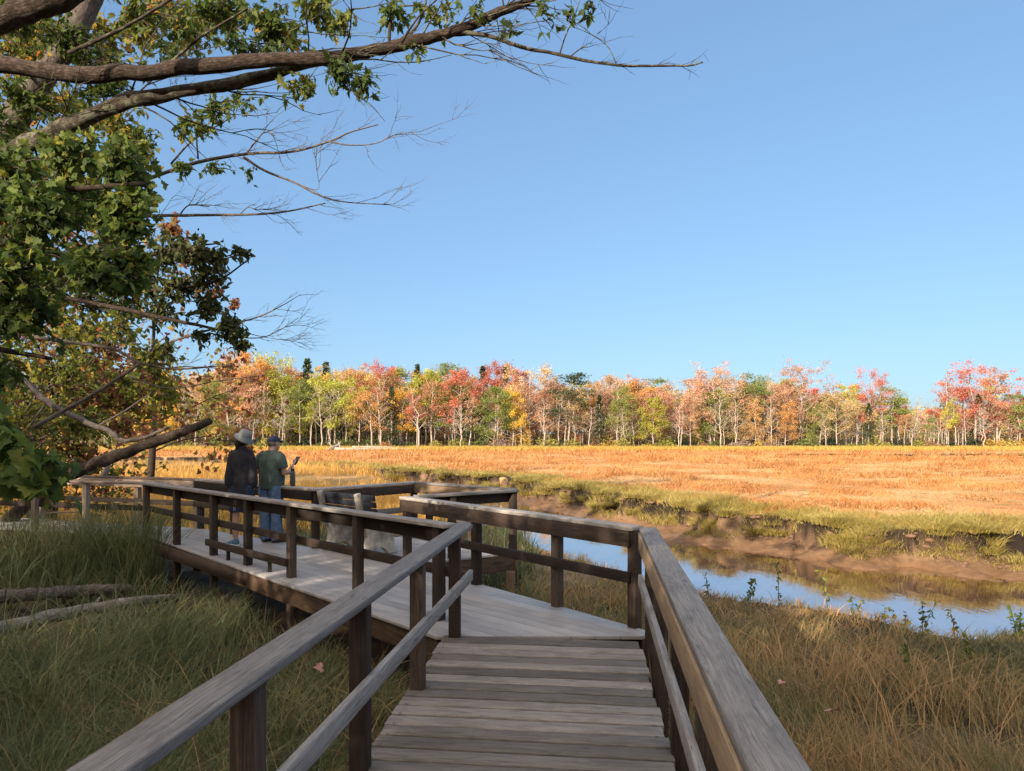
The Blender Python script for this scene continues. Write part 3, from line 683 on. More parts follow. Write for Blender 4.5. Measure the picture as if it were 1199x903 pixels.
# woman: local frame, facing +y
wf = person_frame((-3.99, 10.72, 0), .18, 'person in a grey brimmed hat, loose black jacket and shorts, seen from behind')
wf.scale = (.88, .9, 1)
def b_w(mb):
    for s in (-1, 1):
        tube(mb, [(s*.09, 0, .86), (s*.095, .01, .66), (s*.095, .012, .48), (s*.1, -.005, .36), (s*.1, -.01, .22), (s*.1, 0, .09), (s*.1, .01, .05)], [.085, .075, .056, .053, .05, .036, .036], 16)
        tube(mb, [(s*.14, 0, 1.36), (s*.165, -.03, 1.22), (s*.185, -.05, 1.08), (s*.19, -.03, .92), (s*.185, .0, .82)], [.05, .045, .038, .032, .026], 12)
        hand(mb, (s*.185, .0, .815), (0, .1, -1), (-s, .15, 0), 1, .45)
    tube(mb, [(0, 0, .82), (0, 0, .95), (0, 0, 1.1), (0, -.01, 1.28), (0, -.01, 1.38), (0, 0, 1.42)], [.15, .155, .13, .16, .14, .05], 20, ry=[.1, .11, .09, .1, .08, .05], up=(0, 1, 0))
    tube(mb, [(0, 0, 1.38), (0, .01, 1.5)], [.052, .048], 12); head(mb, (.03, .03, 1.57), (.25, 1, 0))
wb = blob('body', b_w, SK, wf, .007, 4); eyes((.03, .03, 1.57), (.25, 1, 0), wf)
def j_w(mb):
    tube(mb, [(0, 0, .73), (0, 0, .76), (0, 0, .95), (0, -.01, 1.15), (0, -.015, 1.3), (0, -.01, 1.4), (0, .005, 1.46)], [.17, .172, .165, .16, .17, .13, .072], 28, ry=[.14, .145, .14, .135, .12, .1, .072], up=(0, 1, 0))
    for s in (-1, 1):
        tube(mb, [(s*.11, 0, 1.39), (s*.15, -.02, 1.3), (s*.175, -.04, 1.15), (s*.195, -.06, 1.02), (s*.205, -.04, .93), (s*.19, -.01, .86)], [.065, .072, .07, .07, .066, .048], 18)
    for z, r in ((.8, .015), (.92, .012), (1.05, .014)):
        a = np.linspace(0, PI*2, 20); tube(mb, [(.155*math.cos(q), .13*math.sin(q), z+.015*math.sin(3*q+z*9)) for q in a], r, 8)
blob('jacket', j_w, cloth('black_jacket', (.022, .021, .027), .3), wf, .009, 5)
def s_w(mb):
    for s in (-1, 1): tube(mb, [(s*.075, 0, .88), (s*.09, 0, .7), (s*.1, .005, .5)], [.12, .115, .1], 20, ry=[.13, .12, .105])
blob('shorts', s_w, cloth('navy_shorts', (.022, .03, .06), .3), wf, .009, 3)
mb = MB()
for k_ in (0, 1, 2): tube(mb, [(-.085-.024*k_, -.1175+.006*k_*k_, .7), (-.09-.024*k_, -.104+.006*k_*k_, .52)], .0045, 6)
link('white_stripes', mb.mesh('white_stripes', cloth('stripe_white', (.6, .6, .62))), wf)
def sh_w(mb): shoe(mb, (-.1, .0, 0), (-.75, .75, 0)); shoe(mb, (.1, .02, 0), (-.3, 1, 0))
blob('shoes', sh_w, cloth('blue_shoes', (.07, .15, .24), .2), wf, .007, 3)
mb = MB()
for c, f in (((-.1, 0), (-.75, .75)), ((.1, .02), (-.3, 1))):
    f = norm(f); sdv = np.array([-f[1], f[0]]); pr = [(-.1, .0), (-.09, .035), (-.03, .045), (.1, .05), (.18, .04), (.205, 0)]
    pl = [np.array(c)+f*a+sdv*b for a, b in pr]+[np.array(c)+f*a-sdv*b for a, b in pr[::-1][1:-1]]; prism(mb, pl, .001, .022, f)
link('shoe_soles', mb.mesh('shoe_soles', cloth('sole_white', (.5, .52, .54))), wf)
def hr_w(mb): ell(mb, (.01, -.01, 1.575), .088, .098, .11); tube(mb, [(-.03, -.07, 1.58), (-.06, -.07, 1.5), (-.05, -.06, 1.42)], [.045, .05, .03], 12)
blob('hair', hr_w, cloth('dark_hair', (.02, .014, .01), .3, 40), wf, .008, 3)
mb = MB(); ax = norm((.42, -.3, .9)); cc = np.array([.045, -.01, 1.6])
tube(mb, [cc+ax*q for q in (-.03, -.022, .005, .05, .085, .105, .108)], [.165, .168, .112, .1, .09, .06, .01], 32, ry=[.163, .166, .116, .106, .096, .064, .01], up=(0, 1, 0), jit=.03)
tube(mb, [cc+ax*q for q in (-.022, -.002)], [.164, .118], 32, ry=[.162, .121], up=(0, 1, 0), cap=False)
link('hat', mb.mesh('hat', cloth('pale_hat', (.15, .163, .175), .2), True), wf)

# man
mf = person_frame((-3.66, 11.02, 0), -.42, 'person in a dark green t-shirt, blue jeans and cap looking at a phone')
def b_m(mb):
    for s in (-1, 1):
        tube(mb, [(s*.09, 0, .84), (s*.1, 0, .45), (s*.1, 0, .1)], [.09, .06, .04], 14)
    tube(mb, [(0, 0, .8), (0, .02, 1.0), (0, .01, 1.2), (0, 0, 1.34), (0, 0, 1.38)], [.16, .17, .17, .16, .06], 20, ry=[.12, .15, .12, .09, .06], up=(0, 1, 0))
    tube(mb, [(0, 0, 1.34), (0, .03, 1.45)], [.06, .056], 12); head(mb, (0, .06, 1.5), (.12, 1, -.25))
    for s in (-1, 1):
        q = [(s*.18, 0, 1.32), (s*.235, -.02, 1.18), (s*.25, .0, 1.07), (s*.2, .13, 1.06), (s*.12, .27, 1.1)] if s < 0 else [(s*.18, 0, 1.32), (s*.24, -.01, 1.2), (s*.26, .0, 1.06), (s*.235, .14, 1.07), (s*.17, .27, 1.15)]
        tube(mb, q, [.055, .05, .044, .04, .028], 12)
    hand(mb, (.17, .275, 1.155), (-.25, .85, .5), (-.5, -.6, .7), -1, .6); hand(mb, (-.12, .275, 1.105), (.8, .6, .3), (.1, -.3, .9), 1, .4)
blob('body', b_m, SK, mf, .007, 4); eyes((0, .06, 1.5), (.12, 1, -.25), mf)
def t_m(mb):
    tube(mb, [(0, .01, .79), (0, .015, .82), (0, .02, .98), (0, .02, 1.12), (0, 0, 1.27), (0, 0, 1.36), (0, .0, 1.4)], [.2, .205, .205, .2, .195, .14, .075], 28, ry=[.15, .155, .175, .165, .13, .09, .07], up=(0, 1, 0))
    for s in (-1, 1): tube(mb, [(s*.12, 0, 1.34), (s*.19, -.005, 1.29), (s*.235, -.015, 1.2), (s*.25, -.01, 1.13)], [.07, .078, .075, .072], 16)
    for z in (.86, .95): a = np.linspace(0, PI*2, 20); tube(mb, [(.19*math.cos(q), .015+.15*math.sin(q), z+.02*math.sin(2*q+z*9)) for q in a], .012, 8)
blob('tshirt', t_m, cloth('green_tshirt', (.06, .085, .078), .15), mf, .009, 4)
def jn(mb):
    for s in (-1, 1): tube(mb, [(s*.085, 0, .86), (s*.1, 0, .75), (s*.11, .005, .5), (s*.11, 0, .3), (s*.11, 0, .12), (s*.11, .005, .05)], [.115, .115, .09, .083, .08, .083], 18)
    for z in (.1, .16, .44): 
        for s in (-1, 1): tube(mb, [(s*.11-.07, -.03, z), (s*.11, -.078, z+.02), (s*.11+.07, -.03, z)], .012, 8)
blob('jeans', jn, cloth('blue_jeans', (.085, .14, .25), .25, 22), mf, .009, 3)
blob('shoes', lambda mb: (shoe(mb, (-.11, 0, 0), (-.2, 1, 0)), shoe(mb, (.11, 0, 0), (.25, 1, 0))), cloth('brown_shoes', (.07, .05, .04)), mf, .007, 3)
blob('hair', lambda mb: ell(mb, (0, .045, 1.515), .082, .095, .085), cloth('grey_hair', (.14, .12, .1), .3, 60), mf, .007, 3)
def cap_m(mb):
    tube(mb, [(0, .055, 1.53), (0, .053, 1.56), (0, .05, 1.59), (0, .045, 1.615), (0, .045, 1.625)], [.087, .086, .075, .045, .01], 24, ry=[.104, .102, .09, .055, .01], up=(0, 1, 0))
    tube(mb, [(-.0, .12, 1.545), (0, .17, 1.54), (.01, .215, 1.522), (.012, .23, 1.512)], [.078, .075, .06, .03], 16, ry=[.008, .006, .006, .005], up=(0, 0, 1))
blob('cap', cap_m, cloth('navy_cap', (.025, .035, .07), .2), mf, .006, 2)
ph = MB(); box(ph, (.03, .37, 1.2), (0, .62, .78), (1, 0, 0), np.cross((0, .62, .78), (1, 0, 0)), .078, .037, .0045)
R_m = Matrix.Translation((-3.66, 11.02, 0)) @ Matrix.Rotation(-.42, 4, 'Z')
pho = link('mobile_phone', ph.mesh('mobile_phone', plain('phone_black', (.01, .01, .012), .25, .05)), None, .003); pho.matrix_world = R_m
# place the phone in the right hand
pho.location = R_m @ Vector((.13, .01, .03)); tag(pho, 'black mobile phone in the hand of the person in the green shirt', 'phone')

# ------------------------------------------------------------------ logs, rock, fallen leaves
M['logwood'] = bark('log_wood', (.09, .078, .068), (.2, .178, .158), (.34, .31, .28), 6)
def log(name, pts, rad, mat, label, cat, seed=0, sides=14, jit=.12, stubs=()):
    mb = MB(); p = smooth_path(pts, 6); wob = .04 if mat.name == 'log_wood' else .12; r = np.interp(np.linspace(0, 1, len(p)), np.linspace(0, 1, len(rad)), rad)
    p[1:-1] += rng.normal(0, wob, (len(p)-2, 3))*r[1:-1, None]
    tube(mb, p, r, sides, jit=jit, seed=seed)
    for q, d, l_, rr2 in stubs:
        b = np.array(p[int(q*(len(p)-1))]); d = np.array(d, float); tube(mb, [b, b+d*l_*.5+rng.normal(0, .02, 3), b+d*l_], [rr2, rr2*.8, rr2*.35], 8, jit=.1)
    o = link(name, mb.mesh(name, mat, True)); return tag(o, label, cat)
def G(px, py, d, up=0):
    q = P(px, py, d); q[2] = float(ground(q[0], q[1]))+up; return q
def G2(px, py, up=.2):
    d = 8.0
    for _ in range(6):
        gz = float(ground((px-599.5)/F*d, d)); d = (EYE-gz-up)*F/(py-508)
    return np.array([(px-599.5)/F*d, d, gz+up])
log('fallen_log', [G2(-60, 752), G2(0, 736), G2(60, 722), G2(110, 712), G2(160, 704), G2(214, 698, .06)], [.085, .082, .075, .068, .058, .045], M['logwood'], 'bleached fallen log lying in the grass left of the walkway, the nearer one', 'log', 1, stubs=((.6, (.2, .3, .6), .2, .03),))
log('fallen_log', [G2(-60, 704), G2(20, 698), G2(90, 692), G2(135, 690), G2(175, 690, .05)], [.09, .09, .085, .07, .05], M['dead_bark'], 'darker mossy log half hidden in grass just behind the bleached log', 'log', 4)
D0 = lambda px, d, up=0: G(px, 525, d, up)
log('driftwood_trunk', [D0(392, 102, .15), D0(430, 104, .22), D0(470, 106, .2), D0(500, 108, .15)], [.28, .24, .18, .1], M['driftwood'], 'pale driftwood trunk on the marsh below the trees, the longer front one', 'driftwood', 2, 10, .2, ((.1, (-.3, 0, 1), 1.2, .08), (.5, (.2, -.3, .8), .6, .05), (.85, (.5, 0, .6), 1.0, .05)))
log('driftwood_trunk', [D0(412, 110, .3), D0(440, 111, .35), D0(462, 112, .3)], [.22, .18, .1], M['driftwood'], 'pale driftwood trunk lying just behind the longer one on the marsh', 'driftwood', 3, 10, .2, ((.4, (-.3, 0, .8), .7, .06),))
log('driftwood_trunk', [D0(383, 103, .1), D0(395, 107, .5), D0(398, 108, .9)], [.2, .3, .12], M['driftwood'], 'pale upturned root end at the left tip of the driftwood', 'driftwood', 7, 10, .3, ((.3, (-.6, 0, .8), 1.0, .07), (.6, (.5, .2, .9), .8, .06)))
rk = MB(); c = G(686, 594, 34.5, .02); c[2] = -1.42; t = np.linspace(.05, PI-.05, 9)
tube(rk, [c+[0, 0, -.42*math.cos(q)] for q in t], [.95*math.sin(q) for q in t], 16, ry=[.6*math.sin(q) for q in t], up=(0, 1, 0), jit=.13, seed=3)
tag(link('boulder', rk.mesh('boulder', plain('mud_rock', (.3, .21, .14), .9, .3, 4), True)), 'rounded tan boulder sitting in the mud at the foot of the far bank', 'rock')

def leaf_shape(kind='maple'):
    if kind == 'maple':
        a = np.array([-90, -66, -44, -30, -16, -2, 8, 20, 32, 43, 52, 62, 70, 80, 90]); r = np.array([.1, .5, .68, .56, .68, .78, .84, .7, .58, .78, .72, .62, .72, .8, 1.0])
    elif kind == 'oak':
        a = np.array([-90, -60, -30, -12, 0, 20, 38, 50, 62, 76, 90]); r = np.array([.5, .22, .34, .62, .3, .38, .74, .42, .6, .75, 1.05])
    else:
        a = np.array([-90, -40, 0, 40, 90]); r = np.array([.8, .45, .4, .5, 1.0])
    A = np.concatenate([a, 180-a[-2:0:-1]])*PI/180; Rr = np.concatenate([r, r[-2:0:-1]])
    pts = np.stack([Rr*np.cos(A), Rr*np.sin(A), np.zeros(len(A))], 1)
    rad = np.hypot(pts[:, 0], pts[:, 1]); pts[:, 2] = -.28*rad**2+.28*np.abs(pts[:, 0])
    return np.vstack([[0, 0, 0], pts])
LS = {k: leaf_shape(k) for k in ('maple', 'oak', 'small')}
def put_leaves(mb, C, size, kind, v, droop=.7, flat=False):
    T = LS[kind]; N = len(C); K = len(T)
    y = rng.normal(0, 1, (N, 3)); y[:, 2] -= droop*1.2
    if flat: y[:, 2] *= .15
    y /= np.linalg.norm(y, axis=1)[:, None]
    z = rng.normal(0, .6, (N, 3))+[0, 0, 1.0 if flat else .5]; z -= (z*y).sum(1)[:, None]*y; z /= np.linalg.norm(z, axis=1)[:, None]; x = np.cross(y, z)
    s = np.broadcast_to(size, (N,))*(.5+.95*rng.random(N))
    curl = .5+1.6*rng.random(N)
    V = C[:, None]+s[:, None, None]*(T[None, :, :1]*x[:, None]*(.75+.4*rng.random(N))[:, None, None]+(T[None, :, 1:2]+.6)*y[:, None]+T[None, :, 2:]*curl[:, None, None]*z[:, None])
    k = K-1; tri = np.array([[0, 1+i, 1+(i+1) % k] for i in range(k)]); f = (np.arange(N)*K)[:, None, None]+tri[None]
    mb.add(V, f.reshape(-1, 3), np.repeat(v, k))
lf = [(917, 797, 7.5, 'pinkish brown fallen leaf in the grass nearest the right handrail'), (966, 833, 6.3, 'larger curled brown fallen leaf low in the right hand grass'), (1094, 768, 7.6, 'brown fallen leaf caught high in the right hand grass'), (380, 783, 5.1, 'pink fallen leaf in the green grass left of the walkway')]
for px, py, d, lab in lf:
    q = G2(px, py, .3); mb = MB()
    put_leaves(mb, q[None], .06, 'maple', np.array([.6]), 0, True); tag(link('fallen_leaf', mb.mesh('fallen_leaf', plain('leaf_pink', (.4, .2, .16), .7))), lab, 'leaf', 'fallen leaves caught in the grass')
mb = MB(); q = rt_(3.98); put_leaves(mb, np.array([[q[0]-.06, q[1]-.06, .01]]), .035, 'oak', np.array([.5]), 0, True)
tag(link('fallen_leaf', mb.mesh('fallen_leaf', plain('leaf_rust', (.2, .06, .03), .7))), 'tiny rust coloured fallen leaf at the right edge of the planks', 'leaf')

# slumped mud below the far bank
mb = MB(); n_ok = 0
while n_ok < 520:
    r = math.exp(random.uniform(math.log(16), math.log(48))); a = math.radians(random.uniform(-16, 42)); xx, yy = r*math.sin(a), r*math.cos(a); z_, sn_, sf_ = ground(np.array([xx]), np.array([yy]), True)
    if not (-.05 < sf_[0] < .75) or sn_[0] < 0: continue
    n_ok += 1; R0_ = random.uniform(.03, .1)*(1 if sf_[0] < .4 else .6); t = np.linspace(.1, PI-.1, 6); c_ = np.array([xx, yy, z_[0]])
    tube(mb, [c_+[0, 0, -R0_*.6*math.cos(q)] for q in t], [R0_*1.3*math.sin(q) for q in t], 9, ry=[R0_*math.sin(q) for q in t], up=(math.cos(r*7), math.sin(r*7), 0), jit=.28, seed=r)
tag(link('mud_clods', mb.mesh('mud_clods', plain('slumped_mud', (.15, .09, .058), .85, .4, 3, .8), False)), 'slumped clods of brown mud along the foot of the far bank', 'mud', kind='stuff')

# weeds on the bank brow
def weed(px, py, d, h, lab, yellow=False, dead=False):
    b = P(px, py, d); z0 = float(ground(b[0], b[1])); h = max(h, .25)*.85; root = np.array([b[0], b[1], z0-.02])
    e = empty('weed_plant', tuple(root), label=lab, cat='plant', group='weeds on the brow of the near bank'); st = MB(); lv = MB()
    for q in range(random.choice((1, 2, 3))):
        lean = np.array([random.uniform(-.15, .15), random.uniform(-.1, .1), 0]); tp = [np.array([q*.03, 0, 0])+lean*t*t*h*2+np.array([0, 0, h*t*(1-.12*q)]) for t in np.linspace(0, 1, 7)]
        tube(st, tp, np.linspace(.005, .002, 7)*(d/8), 5)
        C = np.array([tp[i]+rng.normal(0, .015, 3) for i in range(1, 7) for _ in range(5)]); put_leaves(lv, C, .027*(.8+d/20), 'small', rng.random(len(C))*.9, .1)
    link('stem', st.mesh('stem', M['darktwig']), e)
    link('leaves', lv.mesh('leaves', M['autumnleaf'] if yellow else M['greenleaf']), e)
for q in [(832, 690, 10.8, .42, 'dark leafy weed at the water edge nearest the handrail'), (872, 688, 10.8, .5, 'thin dark weed, second from the handrail on the bank brow'), (915, 690, 10.5, .75, 'tall weed with a pale green tip against the blue water', True), (970, 700, 10.2, .72, 'tallest dark bushy weed on the bank brow', False), (1000, 703, 10.0, .42, 'short dark weed right of the tallest one'), (1032, 705, 9.9, .55, 'slim dark weed left of the bright yellow plant'), (1056, 705, 9.8, .62, 'bright yellow green plant standing against the water', True), (1082, 735, 8.6, .5, 'dark leafy weed in shade below the brow'), (1118, 730, 8.9, .5, 'yellow stemmed weed at the lowest dip of the water', True), (1190, 725, 9.2, .45, 'dark weed at the right edge of the water'), (810, 800, 6.3, .3, 'small yellow green weed in the dry grass beside the handrail', True), (1070, 800, 6.6, .5, 'green weed in the middle of the right hand grass'), (1130, 790, 7.0, .4, 'leafy weed in the grass near the right edge', True)]:
    q = list(q); q[0] += random.uniform(-4, 4); q[2] += random.uniform(-.3, .1); weed(*q)
# ------------------------------------------------------------------ far trees
def rdir(az, el): return np.array([math.cos(az)*math.cos(el), math.sin(az)*math.cos(el), math.sin(el)])
def quads(mb, C, s, v, flat=0.0):
    N = len(C); n_ = rng.normal(0, 1, (N, 3)); n_[:, 2] += flat; n_ /= np.linalg.norm(n_, axis=1)[:, None]
    a = np.cross(n_, rng.normal(0, 1, (N, 3))); a /= np.linalg.norm(a, axis=1)[:, None]; b = np.cross(n_, a)
    s = np.broadcast_to(s, (N,))*(.6+.8*rng.random(N)); s = s[:, None]
    V = np.stack([C-a*s*.5, C-b*s*.32+n_*s*.08, C+a*s*.5, C+b*s*.32+n_*s*.08], 1).reshape(-1, 3)
    mb.add(V, np.arange(4*N).reshape(N, 4), v)
def grow(mb, p, d, L, r, depth, tips, sides=5, spread=.7, up=.15, kids=3, minr=.012):
    d = norm(d); n_ = 4; pts = [np.array(p)]; dd = d.copy()
    for i in range(n_):
        dd = norm(dd+rng.normal(0, .13, 3)+np.array([0, 0, up*.25])); pts.append(pts[-1]+dd*L/n_)
    tube(mb, pts, np.linspace(r, max(r*.35, minr*.5), n_+1), sides, cap=False)
    if depth == 0: tips.append((pts[-1], L)); tips.append((pts[2], L)); return
    for q in range(kids):
        t = random.uniform(.35, .95); i = min(int(t*n_), n_-1); b = pts[i]+(pts[i+1]-pts[i])*(t*n_-i)
        nd = norm(dd+rng.normal(0, spread, 3)); grow(mb, b, nd, L*random.uniform(.45, .7), r*.5, depth-1, tips, max(3, sides-1), spread, up, kids, minr)
    tips.append((pts[-1], L*.6))
def far_tree(kind, h, seed):
    global rng
    rng = np.random.default_rng(seed); random.seed(seed)
    wd, lv = MB(), MB(); tips = []
    if kind in ('spruce', 'fir'):
        tube(wd, [(0, 0, 0), (0, 0, h*.5), (0, 0, h)], [.16, .1, .02], 6)
        w_ = .17 if kind == 'spruce' else .24; C = []; v = []
        for k in range(30):
            z = h*(.12+.88*k/30); R = w_*h*(1-z/h)**.8*random.uniform(.65, 1.1)+.12
            for q in range(9):
                if random.random() < .12: continue
                a = random.random()*6.28; t = np.sqrt(rng.random(9)); 
                c = np.stack([R*t*math.cos(a), R*t*math.sin(a), z-.28*R*t+rng.normal(0, .07, 9)], 1)+rng.normal(0, .07, (9, 3)); C.append(c); v.append(rng.random(9)*.9)
            a = random.random()*6.28; tube(wd, [(0, 0, z), (R*.9*math.cos(a), R*.9*math.sin(a), z-.25*R)], [.03, .01], 3, cap=False)
        quads(lv, np.concatenate(C), .3, np.concatenate(v), .5); return wd, lv
    lean = rng.normal(0, .05, 2)*h; tr = 0.0085*h+.05
    if kind == 'bare': tr *= .85
    base = {'maple': .28, 'full': .12, 'slim': .45, 'bare': .3, 'pine': .35, 'wide': .25}[kind]
    tp = [np.array([lean[0]*t*t+rng.normal(0, .1)*(t > 0), lean[1]*t*t+rng.normal(0, .1)*(t > 0), h*.95*t]) for t in np.linspace(0, 1, 8)]
    tube(wd, tp, np.linspace(tr, tr*.16, 8), 7)
    nb = {'maple': 14, 'full': 20, 'slim': 11, 'bare': 15, 'pine': 14, 'wide': 14}[kind]
    for k in range(nb):
        t = base+(1-base)*(k+.5*random.random())/nb; i = min(int(t*7), 6); b = tp[i]+(tp[i+1]-tp[i])*(t*7-i); az = k*2.4+random.random()
        s = (t-base)/(1-base)
        prof = {'maple': .3*math.sin(PI*min(1, .2+.8*s))+.06, 'full': .27*(1-s)**.6+.05, 'slim': .16, 'bare': .2*(1-.5*s), 'pine': .24*(1-.7*s)+.03, 'wide': .4*math.sin(PI*(.25+.6*s))}[kind]
        el = {'maple': .7, 'full': .35, 'slim': .8, 'bare': .75, 'pine': .05, 'wide': .55}[kind]
        grow(wd, b, rdir(az, el*random.uniform(.6, 1.2)), h*prof*random.uniform(.7, 1.2), tr*.34*(1-.5*s)+.012, 2 if kind in ('bare',) else 1, tips, 4, .75, .2, 4 if kind == 'bare' else 3)
    if kind == 'bare': return wd, None
    C, v = [], []
    for (p, L) in tips:
        if random.random() < {'maple': .1, 'full': .05, 'slim': .25, 'pine': .2, 'wide': .18}[kind]: continue
        m = {'maple': 62, 'full': 72, 'slim': 50, 'pine': 60, 'wide': 56}[kind]; rad = .055*h*random.uniform(.6, 1.25)*(.8 if kind == 'slim' else 1)
        if kind == 'pine': c = p+rng.normal(0, 1, (m, 3))*[rad, rad, rad*.3]
        else: c = p+rng.normal(0, 1, (m, 3))*[rad*.62, rad*.62, rad*.5]
        tone = random.random()
        C.append(c); v.append(np.clip(.5*tone+.5*rng.random(m), 0, 1))
    quads(lv, np.concatenate(C), .0175*h, np.concatenate(v), .4)
    return wd, lv
KN = {}
def proto(kind, h, seed, bk):
    wd, lv = far_tree(kind, h, seed)
    return (kind, h, wd.mesh('trunk_mesh', M[bk]), lv.mesh('crown_mesh', M['tintleaf']) if lv else None)
M['far_bark'] = bark('far_grey_bark', (.2, .165, .14), (.38, .32, .27), (.55, .48, .41), 2)
PR = {}
for kind, cnt, h in (('maple', 5, 11), ('full', 4, 10), ('slim', 5, 11), ('bare', 5, 10), ('pine', 3, 11), ('wide', 3, 11), ('spruce', 2, 12), ('fir', 2, 11)):
    PR[kind] = [proto(kind, h, 100+hash_ if False else 100*len(kind)+17*q+ord(kind[0]), 'pale_bark' if kind in ('bare', 'slim') and q % 2 == 0 else 'far_bark') for q in range(cnt)]
random.seed(11); rng = np.random.default_rng(11)
COLS = {'red': [(.56, .16, .1), (.58, .21, .13), (.54, .2, .16)], 'salmon': [(.58, .33, .22), (.6, .36, .24), (.54, .32, .21)], 'orange': [(.62, .32, .1), (.6, .36, .14), (.58, .36, .18)], 'gold': [(.75, .5, .09), (.7, .54, .12)], 'lime': [(.45, .46, .08), (.52, .49, .11)], 'green': [(.2, .25, .065), (.26, .3, .08)], 'dark': [(.045, .075, .035), (.06, .09, .04)], 'tan': [(.5, .37, .2), (.56, .41, .26)]}
WORD = {'red': 'red', 'salmon': 'pinkish red', 'orange': 'orange', 'gold': 'golden yellow', 'lime': 'yellow green', 'green': 'green', 'dark': 'dark green', 'tan': 'tan brown'}
LAND = [(150, 'left of the brimmed hat'), (262, 'over the brimmed hat'), (305, 'over the blue cap'), (350, 'right of the blue cap'), (400, 'over the driftwood'), (455, 'over the driftwood tip'), (500, 'over the overlook rail'), (560, 'over the overlook corner'), (620, 'over the tan boulder'), (700, 'over the handrail corner'), (770, 'right of the handrail corner'), (840, 'in the middle of the right half'), (920, 'left of the far pool'), (1000, 'over the left end of the pool'), (1070, 'over the far pool'), (1140, 'near the right edge'), (1215, 'at the far right end')]
def land(px):
    w_ = LAND[0][1]
    for a, t in LAND:
        if px >= a-5: w_ = t
    return w_
items = []
def want(px, row):
    r = random.random()
    if px < 420: m = [('lime', .4), ('gold', .22), ('salmon', .05), ('orange', .1), ('tan', .06), ('green', .17)]
    elif px < 720: m = [('orange', .24), ('red', .08), ('salmon', .1), ('tan', .12), ('lime', .2), ('gold', .12), ('green', .14)]
    elif px < 950: m = [('salmon', .18), ('red', .1), ('orange', .2), ('tan', .22), ('lime', .14), ('green', .16)]
    else: m = [('salmon', .24), ('red', .26), ('tan', .15), ('green', .17), ('orange', .08), ('lime', .1)]
    for c, p_ in m:
        r -= p_
        if r <= 0: return c
    return m[0][0]
def top_y(px):
    return np.interp(px, [100, 200, 300, 400, 470, 540, 620, 680, 760, 860, 950, 1010, 1060, 1100, 1125, 1170, 1200, 1320], [432, 432, 420, 430, 428, 428, 434, 442, 440, 441, 446, 452, 470, 466, 452, 455, 458, 460])
def add_item(px, d, kind, colr, hmul=1.0, row='front', hpx=None):
    x = (px-599.5)/F*d; z = float(ground(x, d)); ht = EYE-(( hpx if hpx else top_y(px))-508)/F*d-z
    items.append(dict(px=px, x=x, y=d, z=z, kind=kind, col=colr, h=ht*hmul, row=row))
for row, dd, step, hm in (('front', (120, 124), 16.5, .8), ('middle', (126, 132), 16, .92), ('rear', (134, 143), 16, 1.0)):
    px = 128.0
    while px < 1300:
        p = px+random.uniform(-7, 7); d = random.uniform(*dd); c = want(p, row)
        r = random.random()
        right = p > 960
        if row == 'rear' and right and random.random() < .45: px += step; continue
        if c in ('green',): kind = random.choice(['full', 'pine', 'fir'])
        elif r < (.3 if row == 'front' else .2)+(.1 if right else 0): kind = 'bare'
        elif r < (.5 if row == 'front' else .38): kind = 'slim'
        elif r < (.8 if row == 'front' else .62): kind = 'maple'
        else: kind = 'full' if not right else 'slim'
        if kind == 'fir': c = 'dark' if random.random() < .5 else 'green'
        add_item(p, d, kind, c, hm*random.uniform(.78, 1.04), row)
        px += step*random.uniform(.75, 1.25)
# features seen on the skyline
for px, kind, c, hp in ((360, 'spruce', 'dark', 418), (382, 'spruce', 'dark', 422), (489, 'spruce', 'dark', 425), (532, 'pine', 'green', 422), (565, 'spruce', 'dark', 427), (592, 'fir', 'dark', 428), (667, 'pine', 'dark', 434), (293, 'maple', 'orange', 415), (268, 'maple', 'salmon', 436), (445, 'wide', 'red', 432), (540, 'maple', 'red', 438), (620, 'wide', 'orange', 435), (838, 'wide', 'salmon', 438), (885, 'pine', 'green', 436), (937, 'wide', 'salmon', 436), (1017, 'wide', 'red', 443), (1045, 'pine', 'green', 452), (1143, 'wide', 'red', 437), (1168, 'slim', 'salmon', 438), (1195, 'pine', 'green', 458), (1108, 'bare', 'tan', 434), (1075, 'bare', 'tan', 462), (898, 'bare', 'tan', 432), (1032, 'bare', 'tan', 437)):
    add_item(px, random.uniform(136, 142) if kind in ('spruce', 'fir') else random.uniform(121, 126), kind, c, 1.0, 'skyline', hp)
for px in (378, 448, 492, 797, 845, 1097, 733, 966, 1070, 640, 230, 330, 540, 690, 905, 1150, 580, 860): add_item(px+random.uniform(-3, 3), random.uniform(117.5, 119), 'bare', 'tan', random.uniform(.55, .8), 'foremost')
KW = {'bare': 'leafless grey tree', 'spruce': 'pointed spruce', 'fir': 'fir', 'pine': 'pine', 'slim': 'slender maple', 'maple': 'maple', 'full': 'bushy tree', 'wide': 'spreading maple'}
ROW = {'front': 'at the marsh edge', 'middle': 'in the second row', 'rear': 'in the rear row', 'skyline': 'reaching the skyline', 'foremost': 'standing foremost'}
ORD = ['leftmost', 'second', 'third', 'fourth', 'fifth', 'sixth', 'seventh']
keyed = {}
for it in items:
    if it['kind'] == 'spruce': it['col'] = 'dark'
    it['lab'] = ((WORD[it['col']]+' ') if it['kind'] != 'bare' else '')+KW[it['kind']]+' '+ROW[it['row']]+' '+land(it['px'])
    keyed.setdefault(it['lab'], []).append(it)
for lab, L in keyed.items():
    L.sort(key=lambda q: q['px'])
    for i_, it in enumerate(L): it['label'] = lab if len(L) == 1 else ORD[min(i_, 6)]+' '+lab
NAME = {'bare': 'bare_tree', 'spruce': 'spruce_tree', 'fir': 'fir_tree', 'pine': 'pine_tree', 'slim': 'maple_tree', 'maple': 'maple_tree', 'full': 'bushy_tree', 'wide': 'maple_tree'}
